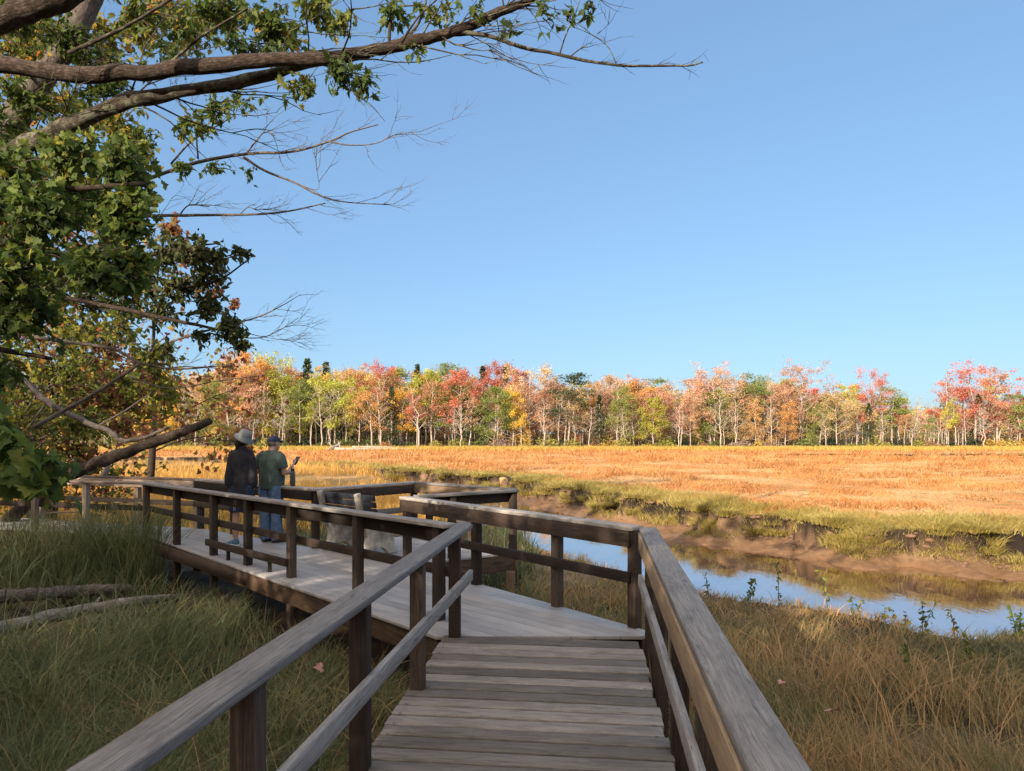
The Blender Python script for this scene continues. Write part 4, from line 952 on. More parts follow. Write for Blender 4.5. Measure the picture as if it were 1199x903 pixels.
for it in items:
    kind, h0, wm, lm = random.choice(PR[it['kind']]); s = it['h']/h0
    e = empty(NAME[it['kind']], (it['x'], it['y'], it['z']-.1), random.random()*6.28, label=it['label'], cat='tree', group='trees of the far treeline')
    w_ = s*random.uniform(.88, 1.32); e.scale = (w_, w_, s)
    link('trunk', wm, e)
    if lm:
        o = link('crown', lm, e); c = random.choice(COLS[it['col']]); k_ = random.uniform(.8, 1.12); o.color = (c[0]*k_, c[1]*k_*random.uniform(.92, 1.08), c[2]*k_, 1)
# bushes at the foot of the trees
def bush_mesh(seed):
    global rng
    rng = np.random.default_rng(seed); random.seed(seed); lv = MB(); wd = MB(); C = []; v = []
    for q in range(14):
        a = random.random()*6.28; r = random.random()**.6*1.1; p = np.array([r*math.cos(a), r*math.sin(a)*.8, random.uniform(.25, 1.15)*(1-.35*r)]); tube(wd, [(0, 0, 0), p*.6+[0, 0, -.1], p], [.03, .02, .01], 4, cap=False)
        C.append(p+rng.normal(0, .22, (34, 3))); v.append(np.clip(.5*random.random()+.5*rng.random(34), 0, 1))
    C = np.concatenate(C); C[:, 2] = np.abs(C[:, 2]); quads(lv, C, .22, np.concatenate(v), .4); return wd.mesh('stems_mesh', M['far_bark']), lv.mesh('bush_mesh', M['tintleaf'])
BU = [bush_mesh(900+q) for q in range(4)]
random.seed(5); rng = np.random.default_rng(5)
bk = {}; bl_ = []
for px in np.arange(150, 1230, 21):
    px = px+random.uniform(-9, 9); c = random.choice(['green', 'lime', 'dark', 'green', 'orange', 'gold', 'tan', 'lime']); d = random.uniform(118, 122)
    lab = WORD[c]+' low bush under the trees '+land(px); bl_.append((px, c, d, lab)); bk.setdefault(lab, []).append(px)
for px, c, d, lab in bl_:
    L = sorted(bk[lab]); l2 = lab if len(L) == 1 else ORD[L.index(px)]+' '+lab
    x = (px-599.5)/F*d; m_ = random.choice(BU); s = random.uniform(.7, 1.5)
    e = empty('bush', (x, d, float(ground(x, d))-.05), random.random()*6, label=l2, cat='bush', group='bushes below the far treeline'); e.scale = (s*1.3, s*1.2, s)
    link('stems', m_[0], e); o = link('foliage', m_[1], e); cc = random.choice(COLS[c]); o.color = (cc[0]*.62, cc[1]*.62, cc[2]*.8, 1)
# the far wood behind the counted rows
lv = MB(); wd = MB(); N = 90000
x = rng.uniform(-150, 160, N); y = rng.uniform(144, 168, N); z0 = ground(x, y)
hmax = np.interp(x/y*F+599.5, [100, 300, 640, 950, 1020, 1300], [13, 13, 11, 9.2, 6.5, 6])
z = z0+hmax*(.0+1.0*rng.random(N)**.9)*(.75+.35*vn(x*.2, y*.2, 5))
cn = np.clip(.6*vn(x*.22, y*.12, 71)+.4*rng.random(N), 0, 1)
quads(lv, np.stack([x, y, z], 1), .6, cn, .3)
M['farmass'] = foliage('far_wood', [(0, (.2, .2, .06)), (.3, (.42, .36, .11)), (.5, (.55, .33, .16)), (.7, (.6, .34, .18)), (1, (.6, .28, .2))], False, .3)
for q in range(560):
    x = rng.uniform(-110, 120); y = rng.uniform(123, 150); z = float(ground(x, y)); hh = np.interp(x/y*F+599.5, [100, 640, 1000, 1300], [11, 9.5, 7.5, 6])*random.uniform(.45, .85)
    tube(wd, [(x, y, z-.2), (x+rng.normal(0, .3), y, z+hh*.5), (x+rng.normal(0, .5), y, z+hh)], [.09, .07, .02], 4, cap=False)
o = tag(link('far_wood', lv.mesh('far_wood', M['farmass'])), 'mass of autumn woodland behind the rows of separate trees', 'woodland', kind='stuff')
o = tag(link('far_wood_trunks', wd.mesh('far_wood_trunks', M['far_bark'])), 'thicket of pale trunks deep in the wood behind the treeline', 'woodland', kind='stuff')

# ------------------------------------------------------------------ the near tree on the left
random.seed(21); rng = np.random.default_rng(21)
def PP(L): return np.array([P(a, b, d) for a, b, d in L])
def limb(mb, L, r0, r1, sides=12, jit=.1, k=5):
    p = smooth_path(PP(L), k); r = np.linspace(r0, r1, len(p))
    p[1:] += rng.normal(0, .07, (len(p)-1, 3))*r[1:, None]
    tube(mb, p, r, sides, jit=jit, seed=random.random()*9); return p
def twigs(mb, path, n_, L, r, q0=.3, depth=2, bias=(0, 0, 0), q1=1.0, tips=None, sides=5):
    for _ in range(n_):
        t = random.uniform(q0, q1)*(len(path)-1); i = min(int(t), len(path)-2); b = path[i]+(path[i+1]-path[i])*(t-i); d = norm(path[i+1]-path[i])
        d = norm(d*.9+rng.normal(0, .42, 3)+np.array(bias)); ln = L*random.uniform(.5, 1.2); pts = [b]; dd = d
        for q in range(6): dd = norm(dd+rng.normal(0, .13, 3)+np.array(bias)*.1); pts.append(pts[-1]+dd*ln/6)
        pts = np.array(pts); tube(mb, pts, np.linspace(r, r*.3, 7), sides, cap=False)
        if tips is not None: tips.append(pts)
        if depth: twigs(mb, pts, random.choice((1, 2, 3, 4)), L*random.uniform(.4, .75), r*.6, .2, depth-1, bias, 1.0, tips, max(3, sides-1))
def cluster(mb, st, px, py, d, rx, ry, n_, size, kind, vlo, vhi, droop=.7, ntw=None, sparse=1.0, p=1.3):
    """leafy sprays round a point: curved twigs carrying leaves"""
    c = P(px, py, d); sx = rx/F*d; sz = ry/F*d; ntw = ntw or max(5, n_//11)
    per = max(3, int(n_/ntw)); CC = []
    for q in range(ntw):
        e_ = norm(rng.normal(0, 1, 3))*rng.random()**.5; tip = c+e_*[sx, sx*.9, sz]; ba = c+e_*[sx, sx*.9, sz]*.25+rng.normal(0, .05, 3)*sx+[-.25*sx, 0, .15*sz]
        mid = (tip+ba)/2+[0, 0, .12*sz]; pts = smooth_path([ba, mid, tip], 4); tube(st, pts, np.linspace(.0065, .0022, len(pts))*max(1, d/6), 4, cap=False)
        t = rng.random(per)**.7*(len(pts)-1.01); i = t.astype(int); CC.append(pts[i]+(pts[i+1]-pts[i])*(t-i)[:, None]+rng.normal(0, size*.55, (per, 3)))
    CC = np.concatenate(CC); tone = rng.random()
    v = np.clip(vlo+(vhi-vlo)*(.25*tone+.75*rng.random(len(CC))**p), 0, 1); put_leaves(mb, CC, size, kind, v, droop)
oak = empty('oak_tree', (-7.2, 6.3, -.6), label='big leafy tree overhanging the walkway from the left edge', cat='tree'); iv = Matrix.Translation((7.2, -6.3, .6))
def kid(name, mb, mat, par, ivm, smooth=True):
    o = link(name, mb.mesh(name, mat, smooth), par); o.matrix_parent_inverse = ivm; return o
tk = MB(); tp = smooth_path([(-7.2, 6.3, -.8), (-7.1, 6.2, 1.0), (-6.7, 6.1, 2.6), (-6.1, 6.2, 3.7), (-5.3, 6.6, 5.2), (-4.6, 6.9, 7.0), (-4.2, 7.1, 9)], 6)
tube(tk, tp, np.linspace(.34, .12, len(tp)), 18, jit=.1); 
tube(tk, smooth_path([tp[6], P(-150, 180, 5.8), P(-60, 120, 5.6)]), [.13]*9 if False else .1, 12, jit=.08)
kid('trunk', tk, M['bark'], oak, iv)
tips = []
mb = MB(); pA = limb(mb, [(-260, 130, 5.9), (-100, 92, 5.6), (0, 76, 5.4), (70, 86, 5.3), (150, 86, 5.2), (230, 78, 5.1), (320, 70, 5.0), (390, 68, 5.0), (450, 57, 5.0), (500, 45, 5.0), (540, 34, 5.0), (585, 14, 5.0), (620, 0, 5.0), (680, -45, 5.1)], .068, .024)
kid('limb', mb, M['bark'], oak, iv)
mb = MB(); pB = limb(mb, [(-200, 230, 5.9), (-60, 205, 5.7), (20, 176, 5.6), (80, 148, 5.5), (140, 122, 5.4), (210, 108, 5.3), (290, 94, 5.2), (350, 78, 5.1), (400, 66, 5.05)], .08, .027, jit=.2)
kid('limb', mb, M['lichen_bark'], oak, iv)
mb = MB(); limb(mb, [(-120, 40, 4.6), (-20, 30, 4.5), (30, 12, 4.5), (85, -8, 4.5), (160, -60, 4.6)], .085, .06); kid('limb', mb, M['bark'], oak, iv)
mb = MB(); limb(mb, [(-60, 240, 7.0), (5, 155, 7), (42, 100, 7), (82, 45, 7), (106, -5, 7), (130, -60, 7)], .13, .1); kid('limb', mb, M['pale_bark'] if False else M['dead_bark'], oak, iv)
mb = MB(); pC = limb(mb, [(535, 37, 5.0), (575, 43, 5), (610, 55, 5), (650, 63, 5), (685, 71, 5), (730, 77, 5), (780, 77, 5), (806, 77, 5), (823, 73, 5)], .016, .005, 8)
for L, r in (([(655, 64, 5), (663, 40, 5), (674, 15, 5), (682, -10, 5)], .006), ([(668, 66, 5), (680, 57, 5), (688, 55, 5)], .005), ([(722, 76, 5), (712, 55, 5), (695, 42, 5.02), (680, 35, 5.05), (668, 30, 5.1)], .0035), ([(700, 40, 5), (712, 28, 5), (708, 20, 5)], .002), ([(456, 50, 5), (457, 28, 5), (463, 0, 5), (466, -15, 5)], .013), ([(466, 48, 5), (485, 35, 5), (497, 10, 5), (500, -10, 5)], .012), ([(470, 50, 4.9), (490, 20, 4.8), (520, -8, 4.8)], .009), ([(560, 30, 4.95), (600, 30, 4.9), (650, 22, 4.9)], .004)):
    p_ = limb(mb, L, r, r*.5, 6, .05)
    if r < .01: twigs(mb, p_, 3, .15, .0022, .3, 1)
twigs(mb, pC, 9, .16, .0022, .4, 1, (.1, 0, .05)); twigs(mb, pA, 16, .7, .007, .45, 2, (.2, 0, 0), 1.0, tips)
limb(mb, [(80, 62, 5), (130, 40, 5), (170, 18, 5), (215, -10, 5)], .014, .009, 8); limb(mb, [(190, 82, 5.2), (215, 60, 5.1), (240, 40, 5.0), (290, 10, 4.9)], .012, .006, 8)
twigs(mb, pB, 12, .8, .008, .2, 2, (.2, 0, .1), 1.0, tips)
kid('branch', mb, M['lichen_bark'], oak, iv)
lf_, st = MB(), MB()
CL = [(120, 80, 7, 70, 40, 260, .042, 'oak', .2, .98), (40, 70, 7, 50, 40, 200, .042, 'oak', .3, 1), (200, 60, 7, 46, 30, 150, .042, 'oak', .2, .98), (170, 170, 6.6, 30, 30, 110, .042, 'oak', .2, .95), (330, 45, 5.8, 46, 20, 90, .045, 'oak', .3, 1), (60, 170, 7, 60, 30, 200, .042, 'oak', .2, .9), # px, py, depth, rx, ry, n, size, kind, vlo, vhi
 (20, 20, 6.0, 60, 40, 260, .045, 'oak', .2, .9), (90, 45, 6.6, 60, 45, 260, .045, 'oak', .2, 1), (170, 25, 6.2, 60, 36, 260, .045, 'oak', .1, 1), (235, 45, 6.5, 50, 30, 170, .045, 'oak', .2, .95),
 (260, 10, 5.6, 60, 26, 230, .045, 'oak', .1, .9), (320, 25, 5.6, 45, 26, 170, .045, 'oak', .1, .9), (370, 12, 5.4, 36, 22, 120, .045, 'oak', .3, .98), (300, 52, 5.3, 42, 14, 90, .042, 'oak', .1, .8), (400, 30, 5.3, 20, 22, 50, .042, 'oak', .3, .95),
 (400, 88, 4.9, 26, 20, 95, .042, 'oak', .0, .6), (425, 96, 4.8, 20, 12, 40, .042, 'oak', .0, .55), (355, 100, 5.1, 30, 12, 42, .045, 'oak', .3, 1), (475, 12, 5.0, 42, 16, 60, .045, 'oak', .2, .98), (525, 22, 5.0, 35, 16, 45, .04, 'oak', .2, .9), (490, 60, 5.0, 18, 9, 14, .04, 'oak', .3, .9),
 (600, 35, 4.9, 18, 12, 12, .045, 'oak', 0, .5), (640, 18, 4.9, 22, 16, 18, .042, 'oak', 0, .6), (668, 25, 4.9, 18, 16, 12, .042, 'oak', 0, .6), (690, 10, 4.9, 12, 10, 5, .045, 'oak', 0, .5), (560, 12, 4.9, 26, 12, 16, .045, 'oak', .2, .9),
 (260, 130, 6, 36, 26, 70, .045, 'oak', .3, .95), (225, 150, 6, 30, 22, 70, .045, 'oak', .2, .95), (290, 120, 6, 20, 16, 30, .04, 'oak', .3, 1),
 (40, 120, 6.8, 60, 36, 260, .045, 'oak', .1, .85), (130, 110, 6.6, 50, 28, 160, .045, 'oak', .2, .85), (0, 150, 6.4, 50, 50, 200, .045, 'oak', .1, .8),
 (220, 195, 6.5, 26, 14, 60, .035, 'oak', .1, .6), (255, 198, 6.5, 24, 12, 50, .032, 'oak', .1, .6), (295, 205, 6.6, 16, 10, 22, .03, 'oak', .1, .6)]
for q in CL: cluster(lf_, st, *q[:5], int(q[5]*1.55), *q[6:])
kid('foliage', lf_, M['oakleaf'], oak, iv, False); kid('twigs', st, M['darktwig'], oak, iv)

# second tree: the dense green maple low on the left
mp = empty('maple_tree', (-6.9, 4.8, -.6), label='dense green leafed maple filling the left edge above the grass', cat='tree'); im = Matrix.Translation((6.9, -4.8, .6))
mb = MB(); tube(mb, smooth_path([(-6.9, 4.8, -.8), (-6.7, 4.85, 1.5), (-6.4, 4.9, 3.6), (-6.2, 5.0, 5)], 5), .14, 14, jit=.08)
for a in ([(-420, 260, 5.2), (-200, 250, 4.9), (-40, 270, 4.6), (80, 300, 4.4), (150, 290, 4.3)], [(-420, 380, 5.2), (-200, 350, 4.9), (-40, 400, 4.7), (60, 420, 4.6)], [(-420, 180, 5), (-160, 190, 4.8), (40, 220, 4.5), (170, 215, 4.4)], [(-420, 480, 5), (-160, 500, 4.4), (-20, 545, 4.0), (60, 560, 3.9)]): limb(mb, a, .045, .012, 8)
kid('trunk', mb, M['bark'], mp, im); lf_, st = MB(), MB()
for q in [(q_[0], q_[1], q_[2], q_[3], q_[4], int(q_[5]*2.9)) for q_ in [(20, 210, 4.6, 60, 50, 190), (90, 190, 4.6, 50, 40, 150), (150, 200, 4.5, 42, 48, 150), (60, 260, 4.4, 70, 50, 210), (150, 260, 4.4, 44, 45, 150), (20, 320, 4.3, 60, 50, 190), (110, 320, 4.3, 60, 40, 190), (160, 318, 4.4, 36, 34, 100), (120, 250, 5, 60, 60, 160), (30, 380, 4.5, 50, 36, 100), (0, 440, 4.5, 36, 50, 90), (40, 350, 4.6, 60, 40, 110), (-30, 260, 4.6, 60, 120, 260), (-40, 400, 4.6, 60, 90, 180)]]:
    cluster(lf_, st, *q, .036, 'maple', 0, 1, .75, None, 1, 1.35)
for q in [(8, 545, 3.9, 46, 34, 105), (45, 560, 3.8, 26, 24, 36), (0, 500, 4.2, 28, 26, 46), (-50, 540, 3.9, 60, 60, 120), (60, 545, 3.9, 18, 16, 14)]:
    cluster(lf_, st, *q, .065, 'maple', .1, .95, .9, None, 1, 1.3)
kid('foliage', lf_, M['greenleaf'], mp, im, False); kid('twigs', st, M['darktwig'], mp, im)

# third: small leaved tree reaching over the marsh, with dead branches
bt_ = empty('beech_tree', (-9.5, 11, -.7), label='small leaved dark tree reaching over the people with long dead twigs', cat='tree'); ib = Matrix.Translation((9.5, -11, .7))
mb = MB(); tube(mb, smooth_path([(-9.5, 11, -.9), (-9.3, 10.8, 1.5), (-8.8, 10.6, 4), (-8.4, 10.5, 6.5), (-8.2, 10.5, 8)], 6), np.linspace(.24, .09, 25), 14, jit=.08)
dead = MB()
DL = [([(-120, 250, 9), (60, 232, 8.6), (150, 215, 8.4), (185, 205, 8.3), (240, 188, 8.2), (292, 180, 8.1), (340, 178, 8.1), (385, 166, 8.1), (410, 155, 8.1), (443, 146, 8.1)], .03, .006),
 ([(385, 166, 8.1), (410, 170, 8.1), (440, 168, 8.1), (462, 158, 8.1), (492, 154, 8.1)], .009, .003),
 ([(285, 184, 8.1), (310, 200, 8.1), (345, 214, 8.1), (372, 228, 8.1), (400, 236, 8.1), (440, 239, 8.1), (463, 239, 8.1)], .016, .003),
 ([(345, 214, 8.1), (372, 222, 8.1), (371, 200, 8.1), (368, 180, 8.1)], .004, .002),
 ([(200, 192, 8.2), (225, 165, 8.2), (250, 150, 8.2), (275, 135, 8.2)], .012, .005), ([(232, 186, 8.2), (228, 150, 8.2), (215, 128, 8.2), (206, 112, 8.2)], .01, .003),
 ([(290, 178, 8.1), (300, 165, 8.1), (310, 155, 8.1), (322, 159, 8.1)], .01, .005),
 ([(-60, 250, 8.8), (60, 262, 8.6), (110, 256, 8.5), (180, 253, 8.4), (240, 252, 8.3), (300, 251, 8.3), (340, 247, 8.3), (381, 238, 8.3)], .028, .007),
 ([(210, 252, 8.35), (222, 240, 8.3), (245, 242, 8.3)], .009, .005), ([(280, 252, 8.3), (290, 243, 8.3), (300, 246, 8.3)], .006, .004),
 ([(-60, 290, 7), (40, 297, 7), (104, 298, 7)], .016, .012),
 ([(-100, 370, 10), (0, 385, 10), (60, 398, 10), (130, 408, 10), (165, 425, 10), (210, 432, 10), (275, 427, 10)], .035, .008),
 ([(165, 425, 10), (120, 455, 10), (80, 478, 10), (40, 500, 10)], .022, .03),
 ([(200, 400, 9.5), (260, 382, 9.3), (300, 372, 9.2), (330, 358, 9.2), (352, 345, 9.2)], .016, .003), ([(250, 392, 9.4), (300, 396, 9.2), (325, 388, 9.2), (350, 372, 9.2)], .009, .003), ([(270, 385, 9.3), (310, 395, 9.3), (345, 400, 9.3)], .006, .002),
 ([(150, 440, 10), (200, 455, 10), (260, 445, 10), (310, 440, 10)], .012, .004)]
for q, (L, a, b) in enumerate(DL):
    p_ = limb(dead, L, a, b, 7, .08)
    twigs(dead, p_, 7 if a > .012 else 6, .42, .0038, .35, 2, (.25, 0, .08))
kid('trunk', mb, M['bark'], bt_, ib); kid('dead_branches', dead, M['dead_bark'], bt_, ib)
lf_, st = MB(), MB()
mb2 = MB()
for a in ([(-60, 330, 10), (100, 340, 9.6), (180, 340, 9.3), (250, 330, 9.1), (290, 305, 9)], [(60, 345, 9.8), (180, 370, 9.3), (250, 385, 9.2), (290, 395, 9.1)], [(60, 330, 9.8), (170, 300, 9.4), (220, 290, 9.2), (255, 285, 9.1)]): limb(mb2, a, .035, .008, 7)
kid('limb', mb2, M['bark'], bt_, ib)
for q in [(200, 300, 9.4, 34, 30, 300), (235, 305, 9.2, 38, 32, 330), (262, 310, 9.1, 24, 30, 150), (285, 298, 9, 16, 12, 60), (225, 285, 9.3, 18, 12, 60), (215, 340, 9.3, 36, 26, 300), (245, 330, 9.2, 24, 26, 160), (250, 365, 9.2, 32, 24, 260), (275, 385, 9.1, 26, 22, 230), (285, 402, 9.1, 16, 14, 100), (195, 370, 9.4, 30, 26, 170), (150, 350, 9.6, 40, 36, 260), (240, 395, 9.2, 26, 14, 90), (150, 300, 9.8, 50, 50, 300), (110, 360, 10, 50, 40, 260), (200, 410, 9.6, 26, 18, 80), (180, 335, 9.4, 30, 40, 200)]:
    cluster(lf_, st, *q, .052, 'small', 0, .92, .4, None, 1, 1.2)
kid('foliage', lf_, M['smallleaf'], bt_, ib, False); kid('twigs', st, M['darktwig'], bt_, ib)

# red leaved tree and mixed trees deeper on the left
def mid_tree(name, label, base, h, seed, kind, mat, clusters, lsize, lk='maple', bk='bark', trunk_r=.16):
    global rng
    rng = np.random.default_rng(seed); random.seed(seed)
    e = empty(name, base, label=label, cat='tree'); ii = Matrix.Translation((-base[0], -base[1], -base[2])); mb = MB(); tips = []
    b = np.array(base); tp = smooth_path([b-[0, 0, .2], b+[.2, 0, h*.3], b+[.1, .1, h*.6], b+[.4, 0, h]], 5); tube(mb, tp, np.linspace(trunk_r, .03, len(tp)), 10, jit=.08)
    for k in range(13): grow(mb, tp[int((.2+.75*k/13)*(len(tp)-1))], rdir(k*2.4, random.uniform(.1, .7)), h*random.uniform(.2, .4), trunk_r*.25, 2, tips, 5, .7, .1, 3)
    kid('trunk', mb, M[bk], e, ii); lf_, st = MB(), MB()
    for q in clusters: cluster(lf_, st, *q, lsize, lk, 0, 1, .5, None, 1, 1.0)
    C = np.concatenate([t[0]+rng.normal(0, .22, (7, 3)) for t in tips]); put_leaves(lf_, C, lsize, lk, rng.random(len(C)), .5)
    kid('foliage', lf_, M[mat], e, ii, False); kid('twigs', st, M['darktwig'], e, ii)
mid_tree('maple_tree', 'red leaved young maple behind the broken branch on the left', (-10.6, 16.5, -.75), 4.6, 31, 'm', 'redleaf', [(150, 455, 16, 46, 36, 420), (110, 480, 16, 40, 30, 260), (150, 500, 15.5, 26, 16, 120), (130, 420, 16, 40, 30, 90), (90, 530, 16, 30, 24, 160), (75, 560, 15, 30, 16, 120), (105, 545, 15.5, 26, 20, 120)], .065)
M['yellowgreen'] = foliage('yellow_green_leaves', [(0, (.06, .1, .02)), (.45, (.16, .2, .035)), (.75, (.34, .33, .05)), (.92, (.48, .36, .06)), (1, (.42, .16, .05))], False, .5)
mid_tree('maple_tree', 'yellow and green leaved tree in the sun at the far left', (-17, 21, -.75), 8.5, 32, 'm', 'yellowgreen', [(60, 470, 21, 60, 50, 500), (0, 430, 21, 60, 60, 500), (30, 520, 20, 50, 40, 400), (100, 420, 21, 50, 40, 300), (60, 360, 21, 70, 40, 600), (150, 380, 21, 46, 40, 360), (130, 450, 21, 60, 40, 400), (20, 480, 21, 60, 60, 500), (180, 430, 21, 34, 40, 360), (150, 470, 20, 50, 40, 500), (195, 460, 21, 20, 40, 200), (110, 400, 20, 60, 40, 400), (-60, 500, 20, 60, 60, 300), (15, 565, 19, 40, 20, 200)], .1)
mid_tree('maple_tree', 'tall lit autumn tree seen through the branches at the upper left', (-13.5, 15.5, -.75), 12.5, 33, 'm', 'autumnleaf', [(40, 60, 14, 70, 60, 420), (130, 40, 14, 60, 46, 300), (200, 20, 14, 60, 36, 240), (90, 130, 14, 70, 40, 300), (60, 200, 14, 80, 50, 300), (150, 150, 14, 46, 40, 300), (270, 25, 14, 50, 26, 130), (0, 280, 14, 80, 60, 500), (100, 250, 14, 70, 60, 500), (170, 240, 14, 30, 40, 160), (60, 330, 14, 80, 50, 500)], .085, 'maple', 'dead_bark')
mid_tree('maple_tree', 'pink and orange leaved tree peeping behind the dark small leaved one', (-15, 30, -.75), 9.5, 34, 'm', 'redleaf', [(205, 270, 28, 20, 20, 120), (225, 300, 28, 22, 26, 120), (245, 350, 28, 30, 22, 80), (275, 355, 28, 12, 8, 30)], .13)
mid_tree('bushy_tree', 'low tangled grey branched tree behind the left railing posts', (-14, 19, -.75), 3.4, 35, 'm', 'yellowgreen', [(60, 560, 18, 40, 18, 160), (0, 560, 18, 50, 24, 240)], .07, 'small', 'dead_bark', .09)
mid_tree('bushy_tree', 'green and yellow leaved thicket tree at the left edge behind the bent dead branch', (-10.2, 15.2, -.75), 4.2, 36, 'm', 'yellowgreen', [(20, 430, 14.5, 50, 40, 420), (80, 440, 14.5, 50, 34, 380), (40, 500, 14.2, 50, 40, 420), (100, 500, 14.6, 40, 34, 300), (60, 545, 14.2, 46, 22, 260), (150, 455, 15, 34, 30, 220), (0, 380, 14.5, 50, 40, 300), (-40, 520, 14, 50, 50, 300)], .055, 'maple', 'dead_bark', .1)
random.seed(41); rng = np.random.default_rng(41)
# big broken branch leaning over the marsh
log('broken_tree', [(-10.9, 14.2, -.9), P(62, 568, 13.4), P(100, 548, 13.0), P(140, 532, 12.8), P(180, 518, 12.7), P(215, 505, 12.6), P(246, 493, 12.5)], [.15, .12, .105, .1, .085, .08, .06], M['bark'], 'thick broken dead tree leaning over the marsh behind the left railing', 'dead tree', 5, 14, .14, ((.55, (.9, 0, .35), .9, .04),))
log('dead_branch', [P(-20, 395, 12.2), P(20, 437, 12.4), P(55, 470, 12.6), P(95, 492, 12.7), P(130, 506, 12.75), P(143, 516, 12.8), P(170, 512, 12.8), P(198, 500, 12.8)], [.05, .055, .055, .05, .045, .04, .035, .02], M['dead_bark'], 'long bent dead branch resting on top of the thick broken tree', 'branch', 6, 10, .1, ((.3, (-.5, 0, -.7), .9, .02), (.5, (.8, 0, .5), 1.2, .02)))
log('dead_stump', [P(118, 566, 13.6), P(124, 552, 13.5), P(132, 528, 13.4)], [.07, .06, .045], M['driftwood'], 'short pale dead stem propping the thick broken tree', 'branch', 8, 8, .15)

# ------------------------------------------------------------------ wood behind the viewer (casts the shade)
SUN_AZ = math.radians(SUN_AZ_DEG); SUN_EL = math.radians(SUN_EL_DEG)
sd = np.array([math.sin(SUN_AZ), math.cos(SUN_AZ)]); sp = np.array([-sd[1], sd[0]])        # sd points to the sun
lv, wd = MB(), MB()
def shade_tree(x, y, h, dens=1.0, cw=.3):
    z = float(ground(x, y)); tube(wd, [(x, y, z-.2), (x, y, z+h*.9)], [.16, .04], 6)
    for q in range(int(34*dens)):
        a = random.random()*6.28; t = random.random()**.8; R = cw*h*math.sin(PI*min(1, .12+.85*t))*random.random()**.5; c = np.array([x+R*math.cos(a), y+R*math.sin(a), z+h*(.06+.94*t)])
        tube(wd, [(x, y, c[2]-.6), c], [.04, .015], 4, cap=False)
        m = 42; quads(lv, c+rng.normal(0, .5, (m, 3)), .3, rng.random(m), .2)
for dist, off in [(d_, o_) for d_ in (21, 28) for o_ in np.arange(-32, 46, 3.8)]:
    c = sd*(dist+random.uniform(-2, 2))+sp*(off+random.uniform(-1.5, 1.5)); 
    hh = (SHH+.3*(dist-21)*math.tan(SUN_EL)/.3*.8)*random.uniform(.72, 1.12); shade_tree(c[0], c[1], hh, 1.5)
for x, y, h in ((-16, 3, 8), (-19, 8, 9), (-22, 14, 9), (-14, -4, 9), (-26, 22, 9.5), (-30, 30, 10), (-34, 38, 10), (-38, 47, 10), (-31, 20, 10), (-40, 36, 10), (-12, 1, 6.5), (-11, -7, 7), (-44, 56, 10)): shade_tree(x, y, h)
for q in ((0, 1.5), (-1, 5), (1, 7.5), (-3, 8), (-4.5, 9.5), (-6.5, 11), (2.5, 3), (5, 5), (7.5, 3), (1, -1), (9, 0)):
    c = np.array(q)+sd*random.uniform(12, 14.5); shade_tree(c[0], c[1], random.uniform(6.2, 7.4), 1.1)
tag(link('near_wood', lv.mesh('near_wood', M['gold'])), 'wood on the shaded shore left of and behind the walkway', 'woodland', kind='stuff')
tag(link('near_wood_trunks', wd.mesh('near_wood_trunks', M['bark'])), 'trunks of the shaded wood left of and behind the walkway', 'woodland', kind='stuff')

# ------------------------------------------------------------------ camera, light
cam = bpy.data.cameras.new('camera'); co = bpy.data.objects.new('camera', cam); COL.objects.link(co); S.camera = co
co.location = (0, 0, EYE); co.rotation_euler = (PI/2, 0, 0); cam.sensor_width = 36; cam.lens = 36*F/1199; cam.shift_y = 56.5/1199; cam.clip_start = .05; cam.clip_end = 8000
W = bpy.data.worlds.new('World'); S.world = W; W.use_nodes = True; nt = W.node_tree
sky = nt.nodes.new('ShaderNodeTexSky'); sky.sky_type = 'NISHITA'; sky.sun_disc = False; sky.sun_elevation = SUN_EL; sky.sun_rotation = SUN_AZ
sky.air_density = SKY_AIR; sky.dust_density = SKY_DUST; sky.ozone_density = SKY_OZ; sky.altitude = 0
bg = nt.nodes['Background']; bg.inputs['Strength'].default_value = SKY_STR
gm = nt.nodes.new('ShaderNodeGamma'); gm.inputs[1].default_value = SKY_G; mx = nt.nodes.new('ShaderNodeMix'); mx.data_type = 'RGBA'; mx.blend_type = 'MULTIPLY'; mx.inputs[0].default_value = 1; mx.inputs[7].default_value = (*SKY_T, 1)
nt.links.new(sky.outputs[0], gm.inputs[0]); nt.links.new(gm.outputs[0], mx.inputs[6]); 
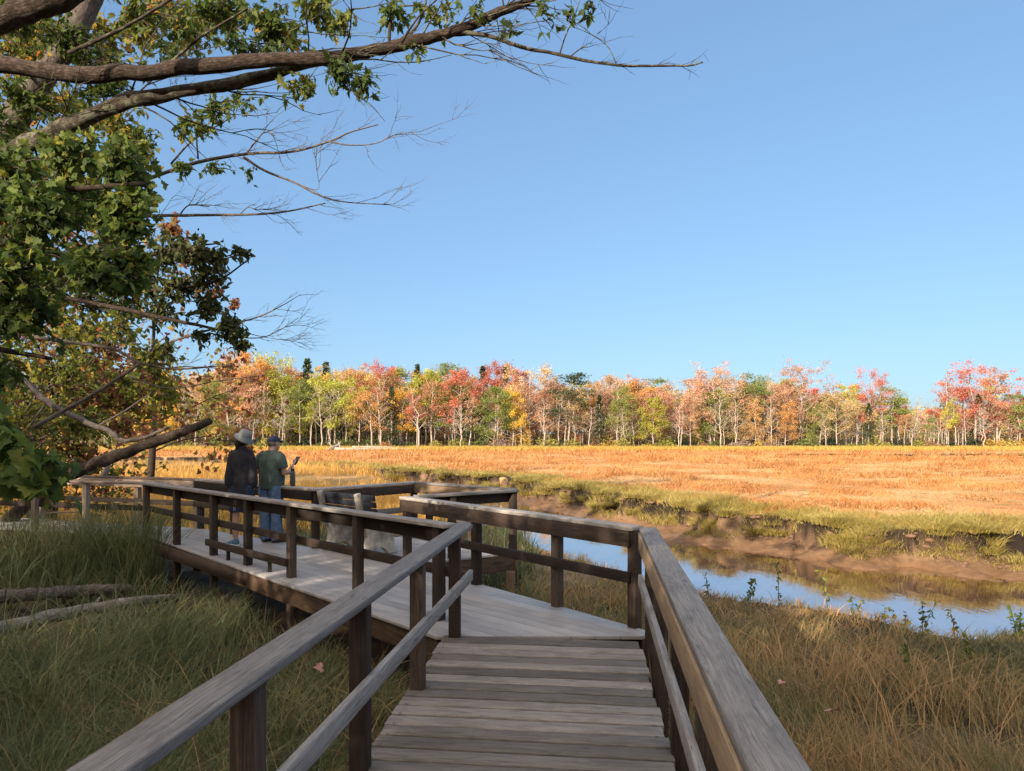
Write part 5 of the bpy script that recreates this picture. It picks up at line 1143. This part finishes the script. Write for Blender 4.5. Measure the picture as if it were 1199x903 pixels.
tcw = nt.nodes.new('ShaderNodeTexCoord'); dp = nt.nodes.new('ShaderNodeVectorMath'); dp.operation = 'DOT_PRODUCT'; ax_ = norm([math.sin(SUN_AZ)*.8, math.cos(SUN_AZ)*.8, .6]); dp.inputs[1].default_value = tuple(ax_)
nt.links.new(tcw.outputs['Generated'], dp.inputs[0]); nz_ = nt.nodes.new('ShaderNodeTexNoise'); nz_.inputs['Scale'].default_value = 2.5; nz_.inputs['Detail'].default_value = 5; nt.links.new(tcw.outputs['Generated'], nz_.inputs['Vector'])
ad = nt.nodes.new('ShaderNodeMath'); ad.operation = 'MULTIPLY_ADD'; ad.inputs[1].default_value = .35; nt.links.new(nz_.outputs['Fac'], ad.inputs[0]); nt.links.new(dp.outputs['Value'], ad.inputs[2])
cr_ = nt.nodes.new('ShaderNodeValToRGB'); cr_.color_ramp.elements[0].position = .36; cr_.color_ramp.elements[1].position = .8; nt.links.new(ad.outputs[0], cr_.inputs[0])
cm = nt.nodes.new('ShaderNodeMix'); cm.data_type = 'RGBA'; cm.inputs[7].default_value = (*FILL_VEIL, 1); nt.links.new(cr_.outputs[0], cm.inputs[0]); nt.links.new(mx.outputs[2], cm.inputs[6]); nt.links.new(cm.outputs[2], bg.inputs[0])  # blends the added fill veil into the unseen sky overhead and sunward
sl = bpy.data.lights.new('sun', 'SUN'); sl.energy = SUN_E; sl.angle = math.radians(.5); sl.color = SUN_COL
so = bpy.data.objects.new('sun', sl); COL.objects.link(so)
sv = Vector((math.sin(SUN_AZ)*math.cos(SUN_EL), math.cos(SUN_AZ)*math.cos(SUN_EL), math.sin(SUN_EL))); so.rotation_euler = sv.to_track_quat('Z', 'Y').to_euler(); so.location = (-20, -20, 30)
vs = S.view_settings; vs.view_transform = 'Standard'; vs.look = 'None'; vs.gamma = 1; vs.use_curve_mapping = False; vs.exposure = EXPO
S.cycles.max_bounces = 6; S.cycles.diffuse_bounces = 3; S.cycles.transmission_bounces = 4; S.cycles.transparent_max_bounces = 4; S.cycles.caustics_reflective = False; S.cycles.caustics_refractive = False
